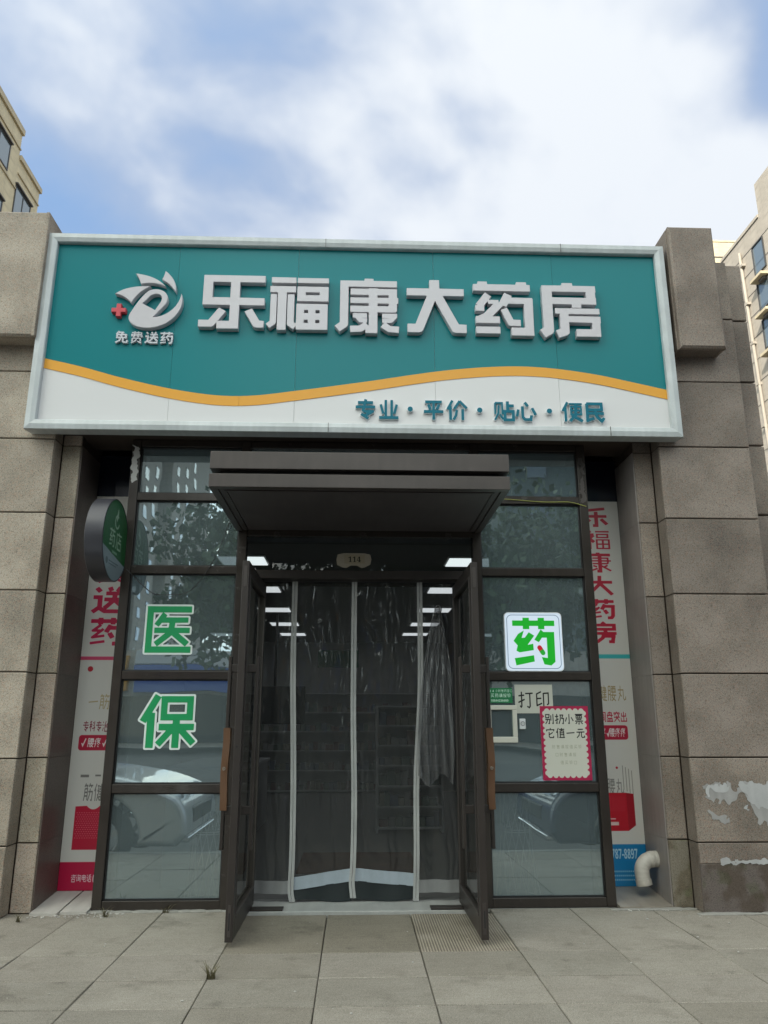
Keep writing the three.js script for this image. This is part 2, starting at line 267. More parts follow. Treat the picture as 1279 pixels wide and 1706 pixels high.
// ---------------------------------------------------------------- lettering: strokes on a 100 x 100 grid, outlined through a distance field
const DEF = {
  // wide display cut used on the fascia (stroke widths after @, a leading - cuts a hole)
  LE: '5,7 100,7@13;12,1 12,56@15;5,49 100,49@14;54,2 54,92 28,92@14.5;36,64 19,90 0,90@13;75,64 89,90 100,90@13',
  FU: '4,6 45,6@11;2,23 45,23@12;22.5,20 22.5,98@15;8.5,32 8.5,84 0,91@10.5;37,32 37,86 45,92@11.5;47,6 99,6@10;73,17 73,45@52;72,49 72,97@52;-61,30.5 84,30.5@5;-59,63.5 65.5,63.5@5.5;-78,63.5 84.5,63.5@5.5;-59,81.5 65.5,81.5@5.5;-78,81.5 84.5,81.5@5.5',
  KANG: '44,2 59,2@6;4,9 98,9@12;11,4 11,84 0,93@14;21,24 98,24@12;21,40 100,40@11;21,56 96,56@12;91,19 91,60@14;58.5,17 58.5,93 46,93@14.5;25,68 49,68@9;31,68 38,77 49,77@8;49,84 38,92 21,93@12;98,68 73,68@9;95,68 88,77 73,77@8;74,84 85,92 101,93@12',
  DA: '0,23 97,23@14;47,0 47,30@17;44,26 20,90 1,90@16;50,26 82,90 100,90@16',
  YAO: '0,11 95,11@13;8,3 24,3@7;72,3 89,3@7;25,24 9,46@13;3,50 18,50@11;44,40 22,64@14;24,38 42,38@8;22,64 8,71@13;3,71 43,71@13;3,90 43,90@13;58,23 48,44@14;49,35 98,35@12;91,31 91,92 61,92@15;50,50 61,76 77,76@12',
  FANG: '37,2 55,2@6;2,10 94,10@12;2,33 94,33@13;85,10 85,33@16;11,5 11,88 0,95@17;52,43 68,43@6;23,52 98,52@11;38,52 38,90 25,95@15;38,67 99,67@12;91,67 91,92 57,92@14',
  // plain heavy cut
  免: '32,2 12,28;30,12 62,12 50,28;18,30 84,30 84,54 18,54 18,30;50,30 50,54;46,54 38,78 8,95;62,56 62,86 70,92 92,92 94,74',
  费: '14,12 86,12 86,26 14,26 14,38 92,38 88,50@8;38,2 30,52@8;62,2 62,52@8;20,58 80,58@8;20,58 20,84@9;80,58 80,84@9;50,64 48,76 14,97@9;60,82 88,97@9',
  送: '12,6 24,20;4,40 24,40 24,76 4,94;22,78 40,91 98,91;50,3 56,17;82,3 73,19;40,26 94,26;36,48 98,48;67,26 65,50 38,80;66,50 96,80',
  药: '4,14 96,14;32,2 32,26;68,2 68,26;34,27 12,48 34,48@9;42,42 12,72 46,66@9;6,93 48,86@9;62,28 50,54;58,38 92,38 90,84 84,94 70,94;60,56 70,74',
  专: '14,18 86,18;4,40 96,40;52,2 38,62;38,62 84,62 50,82;30,74 64,97',
  业: '36,4 36,88@12;64,4 64,88@12;4,91 96,91;12,26 24,72@12;88,26 76,72@12', 平: '10,10 90,10;26,22 34,48;76,22 66,48;4,58 96,58;50,10 50,98@13',
  价: '30,2 6,46@12;20,30 20,98@13;64,4 38,44@12;64,4 98,40@12;50,48 46,76 34,96@12;78,44 78,98@13',
  贴: '8,10 8,66@9;8,10 42,10 42,66@9;25,22 24,60 6,94@9;30,66 46,92@9;68,2 68,50;68,24 98,24;54,52 94,52 94,94 54,94 54,52',
  心: '14,42 6,76@13;34,26 34,80 44,91 72,91 76,70@13;46,6 60,26@13;80,34 96,68@13',
  便: '28,2 4,46@12;17,30 17,98@12;36,10 98,10@9;44,24 92,24 92,62 44,62 44,24@9;44,43 92,43@8;68,10 66,66 36,96;46,66 98,96',
  民: '12,8 84,8 84,38 12,38;14,8 14,91 46,80;14,56 94,56;50,38 60,74 82,94 94,78',
  店: '50,0 50,12;10,16 96,16;14,16 12,70 2,98;56,26 56,56;56,40 92,40;32,58 88,58 88,94 32,94 32,58',
  医: '94,9 10,9 10,91 96,91@13;40,18 24,42@11;34,31 88,31@11;20,52 92,52@11;56,31 54,56 24,80@12;58,56 88,80@12',
  保: '30,2 4,50@13;19,34 19,98@14;42,9 90,9 90,42 42,42 42,9@12;34,60 99,60@12;66,42 66,98@13;60,62 34,92@12;72,62 99,90@12',
  乐: '88,4 16,14;16,10 12,44;12,44 94,44;54,20 54,92 40,92;30,60 8,86;72,58 94,86', 福: '20,2 26,14;4,24 40,24;38,26 6,62;22,46 22,98;26,48 40,62;46,8 98,8@8;52,22 92,22 92,38 52,38 52,22@7;50,50 96,50 96,94 50,94 50,50@7;73,50 73,94@7;50,72 96,72@7',
  康: '50,0 50,10;12,12 96,12;16,12 14,66 2,98;28,28 86,28 86,56@7;20,42 98,42@7;28,56 86,56@7;56,18 56,94 44,94;30,66 44,72@8;20,92 46,80@8;84,64 70,74@8;62,68 96,92@8', 大: '4,34 96,34;50,2 48,44 6,96;50,40 94,96',
  房: '46,0 56,10;16,14 90,14 90,34 16,34;16,14 14,66 2,98;56,40 60,52;24,54 98,54;52,56 46,76 24,96;50,68 86,68 82,94 68,94',
  打: '4,28 42,24;24,4 24,86 20,92 12,84;2,66 44,48;48,15 98,13;78,15 78,88 72,95 58,88', 印: '44,4 12,18;14,14 14,84 48,70;14,44 44,42;58,14 90,12 90,72 80,80;58,12 58,99',
  别: '10,10 48,10 44,38 10,40 10,10;4,56 52,54 48,92 36,92;28,54 22,76 6,96;66,16 66,66;90,4 90,92 78,88', 扔: '4,28 40,26;24,4 24,92 12,86;2,66 42,50;54,14 92,14 76,46 97,46 92,93 80,90;64,14 60,60 44,96',
  小: '50,4 50,93 38,87;24,36 8,74;74,34 95,70', 票: '8,8 92,8;20,20 80,20 80,42 20,42 20,20;40,8 40,42;60,8 60,42;22,55 78,55;6,70 94,70;50,70 50,98 42,94;30,80 12,96;68,80 90,96',
  它: '48,2 54,14;8,34 8,20 92,18 88,34;36,38 34,82 44,93 84,93 88,76;78,44 36,66', 值: '28,2 4,48;18,32 18,99;36,16 96,14;66,2 62,30;46,30 88,30 88,88;46,30 46,88;46,48 88,48;46,66 88,66;34,92 99,92',
  一: '4,52 96,46', 元: '20,16 80,14;4,42 96,40;38,42 32,72 6,96;60,42 60,84 68,92 93,90 95,74',
  时: '8,12 38,12 38,86 8,86 8,12;8,48 38,48;46,30 98,30;80,4 80,90 66,92;56,46 66,64', 售: '30,2 8,30;20,18 20,56;20,18 94,18;20,30 90,30;20,42 90,42;20,55 96,55;56,18 56,55;24,68 80,68 80,96 24,96 24,68',
  窗: '50,0 50,10;8,28 8,14 92,14 92,28;36,20 16,36;62,20 84,36;20,46 82,46 82,96 20,96 20,46;42,58 66,58 34,86;44,68 64,86', 口: '12,16 88,16 88,90 12,90 12,16',
  买: '10,10 90,10 82,26;26,26 40,36;16,42 30,52;4,64 96,64;56,24 54,64 8,97;58,70 94,96', 请: '10,6 22,18;2,36 20,36 20,88 34,76;40,12 96,12;44,26 92,26;36,40 98,40;68,2 68,40;46,52 90,52 90,96;46,52 46,98;46,66 90,66;46,80 90,80',
  按: '2,24 36,24;22,2 22,92 10,90;2,62 38,50;44,30 44,16 96,16 94,30;70,2 70,16;38,54 99,54;64,34 52,72 90,97;84,56 74,80 42,97', 铃: '22,2 4,34;20,16 42,16;12,36 40,36;4,58 42,58;24,36 24,92 42,78;68,2 46,40;68,2 98,40;62,36 70,46;54,56 88,56 70,80;60,72 78,96',
  健: '24,2 4,44;16,30 16,98;34,14 50,14 40,42 52,42 34,97;36,60 60,92 99,95;58,18 92,18 92,46 58,46;54,32 99,32;58,60 94,60;54,74 98,74;75,2 75,88', 腰: '10,8 8,70 2,97;10,8 32,8 32,92 24,92;10,34 32,34;10,58 32,58;42,10 96,10;46,22 92,22 92,44 46,44 46,22;60,10 60,44;78,10 78,44;38,62 98,62;62,48 50,76 90,97;82,62 70,84 42,97',
  丸: '8,30 70,30 68,80 78,92 94,86 94,70;38,4 34,60 6,97;20,48 50,70', 筋: '22,0 8,20;16,12 44,12;30,12 36,24;66,0 52,20;60,12 96,12;76,12 82,24;12,30 10,74 4,97;12,30 40,30 40,94;12,50 40,50;12,70 40,70;50,46 94,46 90,94 78,92;68,28 66,60 48,97',
  科: '40,4 10,14;4,32 46,32;26,10 26,98;24,36 6,68;28,40 44,60;60,12 72,24;56,36 68,48;50,72 98,62;84,2 84,98', 治: '10,8 22,20;4,34 18,46;22,62 8,95;60,2 40,42 86,38;78,22 94,48;44,56 88,56 88,96 44,96 44,56',
  椎: '4,26 40,26;22,2 22,98;20,32 4,64;26,36 40,54;58,2 42,42;52,24 52,98;52,24 96,24;72,2 78,20;74,24 74,92;52,46 92,46;52,68 92,68;52,92 98,92', 间: '12,2 22,14;10,22 10,98;36,10 90,10 90,94 78,94;32,32 68,32 68,80 32,80 32,32;32,56 68,56',
  盘: '50,0 44,12;24,12 78,12 76,56;24,12 22,40 8,60;44,22 54,32;4,36 96,36;16,66 84,66 84,92;16,66 16,92;38,66 38,92;62,66 62,92;2,94 98,94', 突: '50,0 50,10;8,28 8,14 92,14 92,28;36,20 16,36;62,20 84,36;4,54 96,54;50,38 46,66 8,97;52,58 93,97;68,38 80,48',
  出: '50,2 50,92;18,14 18,44 82,44 82,14;8,58 8,92 92,92 92,58', 疼: '52,0 52,10;20,12 97,12;20,12 18,66 4,98;4,28 12,42;2,66 16,56;52,18 36,46;46,28 82,28 40,66;50,38 90,62;56,68 68,76;48,84 66,97',
  咨: '10,10 24,18;4,44 28,32;46,2 34,26;44,14 92,14 82,28;62,16 56,34 34,52;64,32 93,50;22,62 80,62 80,96 22,96 22,62', 询: '10,6 22,18;2,36 20,36 20,86 34,74;52,2 38,30;48,16 95,16 92,92 80,92;48,38 74,38 74,74 48,74 48,38;48,56 74,56',
  电: '16,18 84,18 84,62 16,62 16,18;16,40 84,40;50,2 50,84 58,92 93,92 95,76', 话: '10,6 22,18;2,36 20,36 20,86 34,74;88,4 46,14;38,34 98,34;68,12 68,60;46,60 90,60 90,94 46,94 46,60',
};
function parseGlyph(def, w0) {
  const pos = [], neg = [];
  for (const s of def.split(';')) {
    const cut = s.startsWith('-'), [pts, w] = (cut ? s.slice(1) : s).split('@'), hw = (w ? +w : w0) / 2;
    const p = pts.trim().split(/\s+/).map((q) => q.split(',').map(Number)), n = p.length - 1, closed = n > 2 && p[0][0] === p[n][0] && p[0][1] === p[n][1];
    for (let i = 0; i < n; i++) {
      const [ax, ay] = p[i], [bx, by] = p[i + 1], L = Math.hypot(bx - ax, by - ay), dx = (bx - ax) / L, dy = (by - ay) / L;
      const join = (k) => { // how far the stroke reaches past a corner
        let prev, next; if (k === 0) { if (!closed) return 0; prev = p[n - 1]; next = p[1]; } else if (k === n) { if (!closed) return 0; prev = p[n - 1]; next = p[1]; } else { prev = p[k - 1]; next = p[k + 1]; }
        const c = p[k], a = Math.hypot(c[0] - prev[0], c[1] - prev[1]), b = Math.hypot(next[0] - c[0], next[1] - c[1]);
        const dot = ((c[0] - prev[0]) * (next[0] - c[0]) + (c[1] - prev[1]) * (next[1] - c[1])) / (a * b);
        return Math.abs(dot) < 0.35 ? hw : -1;
      };
      const ea = join(i), eb = join(i + 1);
      (cut ? neg : pos).push({ ax, ay, dx, dy, a: -Math.max(0, ea), b: L + Math.max(0, eb), hw, ra: ea < 0, rb: eb < 0, L });
    }
  }
  const dist = (set, x, y) => {
    let m = 1e9;
    for (const s of set) {
      const u = (x - s.ax) * s.dx + (y - s.ay) * s.dy, v = Math.abs((y - s.ay) * s.dx - (x - s.ax) * s.dy);
      const qx = Math.max(s.a - u, u - s.b), qy = v - s.hw;
      let d = Math.min(Math.max(qx, qy), 0) + Math.hypot(Math.max(qx, 0), Math.max(qy, 0));
      if (s.ra) d = Math.min(d, Math.hypot(u, v) - s.hw);
      if (s.rb) d = Math.min(d, Math.hypot(u - s.L, v) - s.hw);
      if (d < m) m = d;
    }
    return m;
  };
  return (x, y) => { const d = dist(pos, x, y); return neg.length ? Math.max(d, -dist(neg, x, y)) : d; };
}
// closed outlines of the field f(x, y) < iso
function outlines(f, iso, x0, y0, x1, y1, n, tol) {
  const h = (x1 - x0) / n, m = Math.ceil((y1 - y0) / h), V = new Float32Array((n + 1) * (m + 1));
  for (let j = 0; j <= m; j++) for (let i = 0; i <= n; i++) V[j * (n + 1) + i] = f(x0 + i * h, y0 + j * h) - iso;
  const next = new Map(), P = new Map();
  const key = (i, j, e) => (j * (n + 1) + i) * 2 + e;
  const pt = (i, j, e) => {
    const k = key(i, j, e);
    if (!P.has(k)) { const a = V[j * (n + 1) + i], b = e ? V[(j + 1) * (n + 1) + i] : V[j * (n + 1) + i + 1], t = a / (a - b || 1e-9); P.set(k, e ? [x0 + i * h, y0 + (j + t) * h] : [x0 + (i + t) * h, y0 + j * h]); }
    return k;
  };
  for (let j = 0; j < m; j++) for (let i = 0; i < n; i++) {
    const a = V[j * (n + 1) + i] < 0, b = V[j * (n + 1) + i + 1] < 0, c = V[(j + 1) * (n + 1) + i + 1] < 0, d = V[(j + 1) * (n + 1) + i] < 0;
    const T = () => pt(i, j, 0), B = () => pt(i, j + 1, 0), Lf = () => pt(i, j, 1), Rt = () => pt(i + 1, j, 1);
    const s = (a ? 1 : 0) | (b ? 2 : 0) | (c ? 4 : 0) | (d ? 8 : 0), L = (p, q) => next.set(p, q);
    switch (s) {
      case 1: L(T(), Lf()); break; case 2: L(Rt(), T()); break; case 3: L(Rt(), Lf()); break; case 4: L(B(), Rt()); break;
      case 5: L(T(), Lf()); L(B(), Rt()); break; case 6: L(B(), T()); break; case 7: L(B(), Lf()); break; case 8: L(Lf(), B()); break;
      case 9: L(T(), B()); break; case 10: L(Rt(), T()); L(Lf(), B()); break; case 11: L(Rt(), B()); break; case 12: L(Lf(), Rt()); break;
      case 13: L(T(), Rt()); break; case 14: L(Lf(), T()); break;
    }
  }
  const loops = [];
  while (next.size) {
    const [k0] = next.keys(); let k = k0; const loop = [];
    while (next.has(k)) { loop.push(P.get(k)); const q = next.get(k); next.delete(k); k = q; }
    if (loop.length > 3) loops.push(loop);
  }
  const dp = (pts) => {
    if (pts.length < 3) return pts;
    const [a, b] = [pts[0], pts[pts.length - 1]], L = Math.hypot(b[0] - a[0], b[1] - a[1]); let w = 0, k = 0;
    for (let i = 1; i < pts.length - 1; i++) { const d = L > 1e-9 ? Math.abs((pts[i][0] - a[0]) * (b[1] - a[1]) - (pts[i][1] - a[1]) * (b[0] - a[0])) / L : Math.hypot(pts[i][0] - a[0], pts[i][1] - a[1]); if (d > w) { w = d; k = i; } }
    return w > tol ? [...dp(pts.slice(0, k + 1)).slice(0, -1), ...dp(pts.slice(k))] : [a, b];
  };
  return loops.map((l) => { let k = 0; l.forEach((p, i) => { if (p[0] + p[1] < l[k][0] + l[k][1]) k = i; }); const r = [...l.slice(k), ...l.slice(0, k + 1)]; return dp(r).slice(0, -1); }).filter((l) => l.length > 2);
}
const glyphCache = new Map();
function glyph(ch, w = 10, off = 0, n = 110) {
  const k = ch + w + '/' + off + '/' + n;
  if (!glyphCache.has(k)) glyphCache.set(k, outlines(parseGlyph(DEF[ch], w), off, -14, -14, 114, 114, n, 0.35));
  return glyphCache.get(k);
}
const areaOf = (l) => l.reduce((s, p, i) => { const q = l[(i + 1) % l.length]; return s + p[0] * q[1] - q[0] * p[1]; }, 0) / 2;
const inside = (p, l) => { let c = false; for (let i = 0, j = l.length - 1; i < l.length; j = i++) if ((l[i][1] > p[1]) !== (l[j][1] > p[1]) && p[0] < ((l[j][0] - l[i][0]) * (p[1] - l[i][1])) / (l[j][1] - l[i][1]) + l[i][0]) c = !c; return c; };
// loops -> shapes; sx, sy metres per grid unit, grid y runs down
function shapesOf(loops, sx, sy) {
  const depth = loops.map((l, i) => loops.filter((m, j) => j !== i && inside(l[0], m)).length), out = [];
  loops.forEach((l, i) => {
    if (depth[i] % 2) return;
    const s = new THREE.Shape(l.map((p) => new THREE.Vector2(p[0] * sx, -p[1] * sy)));
    loops.forEach((h, j) => { if (depth[j] === depth[i] + 1 && inside(h[0], l)) s.holes.push(new THREE.Path(h.map((p) => new THREE.Vector2(p[0] * sx, -p[1] * sy)))); });
    out.push(s);
  });
  return out;
}
// an upright letter in relief: its top left corner at x, y, its back at z
function letterGeo(ch, x, y, z, w, h, depth, { stroke = 10, off = 0, bevel = 0, n = 110 } = {}) {
  const g = new THREE.ExtrudeGeometry(shapesOf(glyph(ch, stroke, off, n), w / 100, h / 100), { depth: depth - bevel, bevelEnabled: bevel > 0, bevelThickness: bevel, bevelSize: bevel, bevelOffset: -bevel, bevelSegments: 1, curveSegments: 1 });
  g.translate(x, y, z); return g;
}
// print the same letters on a canvas
function printText(ctx, text, x, y, w, h, gap, stroke = 10, down = false) {
  for (const ch of text) {
    if (DEF[ch]) {
      ctx.beginPath();
      for (const l of glyph(ch, stroke, 0, 80)) { l.forEach((p, i) => (i ? ctx.lineTo(x + (p[0] * w) / 100, y + (p[1] * h) / 100) : ctx.moveTo(x + (p[0] * w) / 100, y + (p[1] * h) / 100))); ctx.closePath(); }
      ctx.fill('evenodd');
    } else { ctx.font = `bold ${Math.round(h)}px sans-serif`; ctx.textBaseline = 'alphabetic'; ctx.textAlign = 'left'; ctx.fillText(ch, x, y + h * 0.92); }
    if (down) y += h + gap; else x += w + gap;
  }
}
function canvasTex(w, h, draw) {
  const c = document.createElement('canvas'); c.width = w; c.height = h; draw(c.getContext('2d'), w, h);
  const t = new THREE.CanvasTexture(c); t.colorSpace = THREE.SRGBColorSpace; t.anisotropy = 8; return t;
}
// a thin printed board: the print on its front, edges plain; returns [front, body] geometries
function board(x0, x1, y0, y1, z, t) {
  const front = new THREE.PlaneGeometry(x1 - x0, y1 - y0); front.translate((x0 + x1) / 2, (y0 + y1) / 2, z + t + 0.0008);
  return [front, box(x0, x1, y0, y1, z, z + t)];
}

// ================================================================ SETTING
struct('ground', planarUV(new THREE.PlaneGeometry(900, 900).rotateX(-Math.PI / 2).translate(0, -0.36, 0)), M.asphalt);
struct('road', planarUV(new THREE.PlaneGeometry(300, 9).rotateX(-Math.PI / 2).translate(0, -0.355, 24)), M.road);
{ // pavement: granite slabs bedded on soil
  const pv = new THREE.Group(); pv.name = 'pavement'; tag(pv, null, null, null, 'structure'); scene.add(pv);
  mesh('bedding', box(-14, 14, -0.45, -0.026, -0.25, 2.79), M.soil, pv);
  const X = (k) => -0.24 + 0.668 * k, rows = [0.215, 1.265, 1.79, 2.27, 2.79];
  for (let r = 0; r < rows.length - 1; r++) for (let k = -8; k < 9; k++) {
    const x0 = X(k), x1 = X(k + 1), side = Math.abs(k - 0.2) > 1.4 ? 0.02 : 0;
    let z0 = rows[r], z1 = rows[r + 1];
    if (r === 0 && Math.abs((x0 + x1) / 2) > 2.9) z0 = 0.3;
    else if (r === 0 && Math.abs((x0 + x1) / 2) > 1.0) z0 = 0.05;
    const j = 0.0022 + 0.002 * R(), dy = rnd(-0.002, 0.002) - side * 0.1, tilt = rnd(-0.0015, 0.0015);
    const ribbed = r === 0 && k === 1;
    const g = slab(-(x1 - x0) / 2 + j, (x1 - x0) / 2 - j, -(z1 - z0) / 2 + j * 1.3, (z1 - z0) / 2 - j * 1.3, 0, 0.05, 0.004);
    g.rotateX(-Math.PI / 2); planarUV(g, R() * 5, R() * 5);
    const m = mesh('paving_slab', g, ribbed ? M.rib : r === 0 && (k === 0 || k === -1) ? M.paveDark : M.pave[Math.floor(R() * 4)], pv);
    m.position.set((x0 + x1) / 2, -0.05 + dy, (z0 + z1) / 2); m.rotation.z = tilt;
  }
  mesh('outer_paving', [box(-14, X(-8) - 0.004, -0.025, -0.001, 0.3, 2.79), box(X(9) + 0.004, 14, -0.025, -0.001, 0.3, 2.79)], M.pave[1], pv);
  mesh('kerb', rbox(-14, 14, -0.45, 0.004, 2.795, 2.93, 0.015), M.concrete, pv);
}

// ================================================================ THE SHOP BUILDING
const shop = thing('shop_building', 'two storey high granite clad pharmacy front with recessed dark window wall and open glass doors', 'building');
const JY = [0.0, 0.53, 1.2, 1.9, 2.6, 3.3, 4.0, 4.67, 5.35, 6.0];
for (const s of [-1, 1]) {
  const S = (a, b) => (s > 0 ? [a, b] : [-b, -a]);
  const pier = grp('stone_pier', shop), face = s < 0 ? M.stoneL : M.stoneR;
  mesh('backing', [box(...S(2.83, s < 0 ? 7 : 3.66), -0.05, 5.98, -0.3, 0.256), box(...S(2.628, 2.83), -0.05, 5.98, -0.5, 0.076)], M.joint, pier);
  for (let i = 0; i < JY.length - 1; i++) {
    const g = 0.005, y0 = JY[i] + g, y1 = JY[i + 1] - g;
    const cols = s < 0 ? [[2.81, 3.77], [3.785, 4.75], [4.765, 5.73]] : [[2.81, 3.68]];
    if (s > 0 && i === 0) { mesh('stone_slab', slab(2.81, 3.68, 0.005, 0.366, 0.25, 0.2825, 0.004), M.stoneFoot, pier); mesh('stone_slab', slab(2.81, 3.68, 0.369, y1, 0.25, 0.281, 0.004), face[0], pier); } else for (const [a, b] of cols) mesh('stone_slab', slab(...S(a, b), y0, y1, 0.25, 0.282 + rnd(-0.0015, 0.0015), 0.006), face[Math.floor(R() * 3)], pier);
    // the short return beside the face, then the set-back strip, then the reveal
    mesh('return_slab', box(...S(2.806, 2.8095), y0, y1, 0.105, 0.262), face[1], pier);
    if (!(s > 0 && i === 0)) mesh('stone_slab', slab(...S(2.632, 2.798), y0, y1, 0.07, 0.1 + rnd(-0.001, 0.001), 0.005), s < 0 ? M.stoneWarm[i % 2] : face[(i + 1) % 3], pier);
    else mesh('stone_slab', slab(...S(2.632, 2.80), y0, y1, 0.07, 0.102, 0.005), M.stoneMoss, pier);
    if (y1 < 4.2) mesh('reveal_slab', box(...S(2.618, 2.628), y0 - 0.004, y1 + 0.004, -0.42, 0.094), s < 0 ? M.revealShadeL : M.revealLitR, pier);
    if (s > 0) mesh('stone_slab', slab(3.69, 3.93, y0 + (i ? 0.09 : 0), y1 + 0.085, 0.07, 0.1, 0.008), face[i % 3], pier);
  }
  if (s > 0) mesh('side_wall', box(3.665, 3.92, 0, 6.07, -11, 0.066), M.stoneR[1], pier);
  // projecting capital block at the top of the pier
  const cap = grp('capital_block', shop);
  mesh('face_slab', slab(...S(3.03, s < 0 ? 4.2 : 3.475), 4.925, 6.25, 0.44, 0.5, 0.02), face[0], cap);
  mesh('side_slab', slab(-0.5, 0.44, 4.93, 6.243, 0, 0.03, 0.006).rotateY((s * -Math.PI) / 2).translate(s * 3.05, 0, 0), face[1], cap);
  mesh('side_slab', box(...S(s < 0 ? 4.17 : 3.445, s < 0 ? 4.2 : 3.47), 4.93, 6.24, -0.5, 0.438), face[2], cap);
  mesh('soffit_slab', box(...S(3.056, s < 0 ? 4.16 : 3.44), 4.93, 4.96, 0.284, 0.435), face[1], cap);
  mesh('core', box(...S(3.06, s < 0 ? 4.16 : 3.44), 4.965, 6.235, -0.5, 0.436), M.joint, cap);
}
// wall behind the sign, lintel soffit, shell of the shop
mesh('lintel_wall', box(-2.83, 2.83, 4.10, 5.9, -0.3, 0.25), M.joint, shop);
mesh('roof', box(-7, 3.66, 5.7, 5.88, -11, -0.305), M.concrete, shop);
mesh('side_wall', box(-4.1, -3.9, 0, 5.7, -11, -0.305), M.room, shop);
mesh('side_wall', box(3.46, 3.66, 0, 5.7, -11, -0.305), M.room, shop);
mesh('rear_wall', box(-3.9, 3.46, 0, 5.7, -11.2, -11), M.room, shop);
mesh('inner_wall', [box(-3.9, -2.64, 0, 4.1, -0.6, -0.51), box(2.64, 3.46, 0, 4.1, -0.6, -0.51)], M.room, shop);
mesh('shop_floor', box(-3.9, 3.46, -0.2, 0.0, -11, -0.26), M.roomFloor, shop);
mesh('suspended_ceiling', box(-3.9, 3.46, 3.25, 3.35, -11, -0.7), M.ceiling, shop);
mesh('bulkhead', box(-3.9, 3.46, 3.25, 4.1, -0.699, -0.62), M.canopyUnder, shop);
mesh('base_plinth', [box(-2.17, -1.03, -0.2, -0.004, -0.255, 0.048), box(1.03, 2.17, -0.2, -0.004, -0.255, 0.048)], M.concrete, shop);
mesh('threshold', rbox(-1.02, 1.02, -0.1, 0.022, -0.25, 0.2, 0.006), M.marble, shop);
// dark glazed panels in the recess beside the window bays, behind the banners
for (const s of [-1, 1]) mesh('recess_panel', box(...(s > 0 ? [2.166, 2.64] : [-2.64, -2.166]), 0, 4.09, -0.5, -0.44), M.glassDark, shop);
// window bays: outer post, inner post, transoms, panes
const TY = [0.0, 0.945, 1.89, 2.835, 3.53, 4.06];
for (const s of [-1, 1]) {
  const S = (a, b) => (s > 0 ? [a, b] : [-b, -a]);
  const w = grp('shop_window', shop);
  const post = (a, b, z0, z1) => mesh('post', rbox(...S(a, b), 0, 4.09, z0, z1, 0.004), M.alu, w);
  post(2.09, 2.17, -0.06, 0.045); post(1.05, 1.13, -0.06, 0.045); post(2.11, 2.165, -0.435, -0.38);
  TY.forEach((y, i) => {
    const h = i === 0 || i === 5 ? 0.035 : 0.036, a = i === 0 ? 0.0 : y - h, b = i === 0 ? 0.075 : y + h;
    mesh('transom', rbox(...S(1.131, 2.089), a, b, -0.055, 0.038, 0.004), M.alu, w);
    mesh('transom', box(...S(2.112, 2.163), a, b, -0.379, -0.061), M.alu, w);
    if (i < 5) {
      const y0 = i === 0 ? 0.0755 : y + h + 0.0005, y1 = TY[i + 1] - 0.0365;
      mesh('gasket', [box(...S(1.1315, 1.142), y0, y1, -0.014, 0.014), box(...S(2.078, 2.0885), y0, y1, -0.014, 0.014), box(...S(1.142, 2.078), y0, y0 + 0.011, -0.014, 0.014), box(...S(1.142, 2.078), y1 - 0.011, y1, -0.014, 0.014)], M.gasket, w);
      const p = new THREE.PlaneGeometry(0.936, y1 - y0 - 0.022); p.translate(s * 1.61, (y0 + y1) / 2, 0); planarUV(p, R() * 5, R() * 5);
      mesh('pane', p, M.glass, w);
      mesh('side_panel', box(...S(2.13, 2.15), y0, y1, -0.379, -0.061), M.glassDark, w);
    }
  });
}
{ // door surround with the fixed light above
  const d = grp('door_surround', shop);
  for (const s of [-1, 1]) mesh('jamb', rbox(...(s > 0 ? [0.945, 1.049] : [-1.049, -0.945]), 0.023, 2.76, -0.07, 0.03, 0.004), M.aluDoor, d);
  mesh('door_head', rbox(-1.049, 1.049, 2.762, 2.84, -0.09, 0.036, 0.004), M.aluDoor, d);
  mesh('transom', rbox(-1.049, 1.049, 3.16, 3.22, -0.06, 0.036, 0.004), M.alu, d);
  mesh('transom', rbox(-1.049, 1.049, 4.024, 4.09, -0.06, 0.036, 0.004), M.alu, d);
  for (const [y0, y1] of [[2.841, 3.159], [3.221, 4.023]]) { const p = new THREE.PlaneGeometry(2.096, y1 - y0); p.translate(0, (y0 + y1) / 2, 0); mesh('pane', planarUV(p), y0 < 3 ? M.glassClear : M.glass, d); }
}
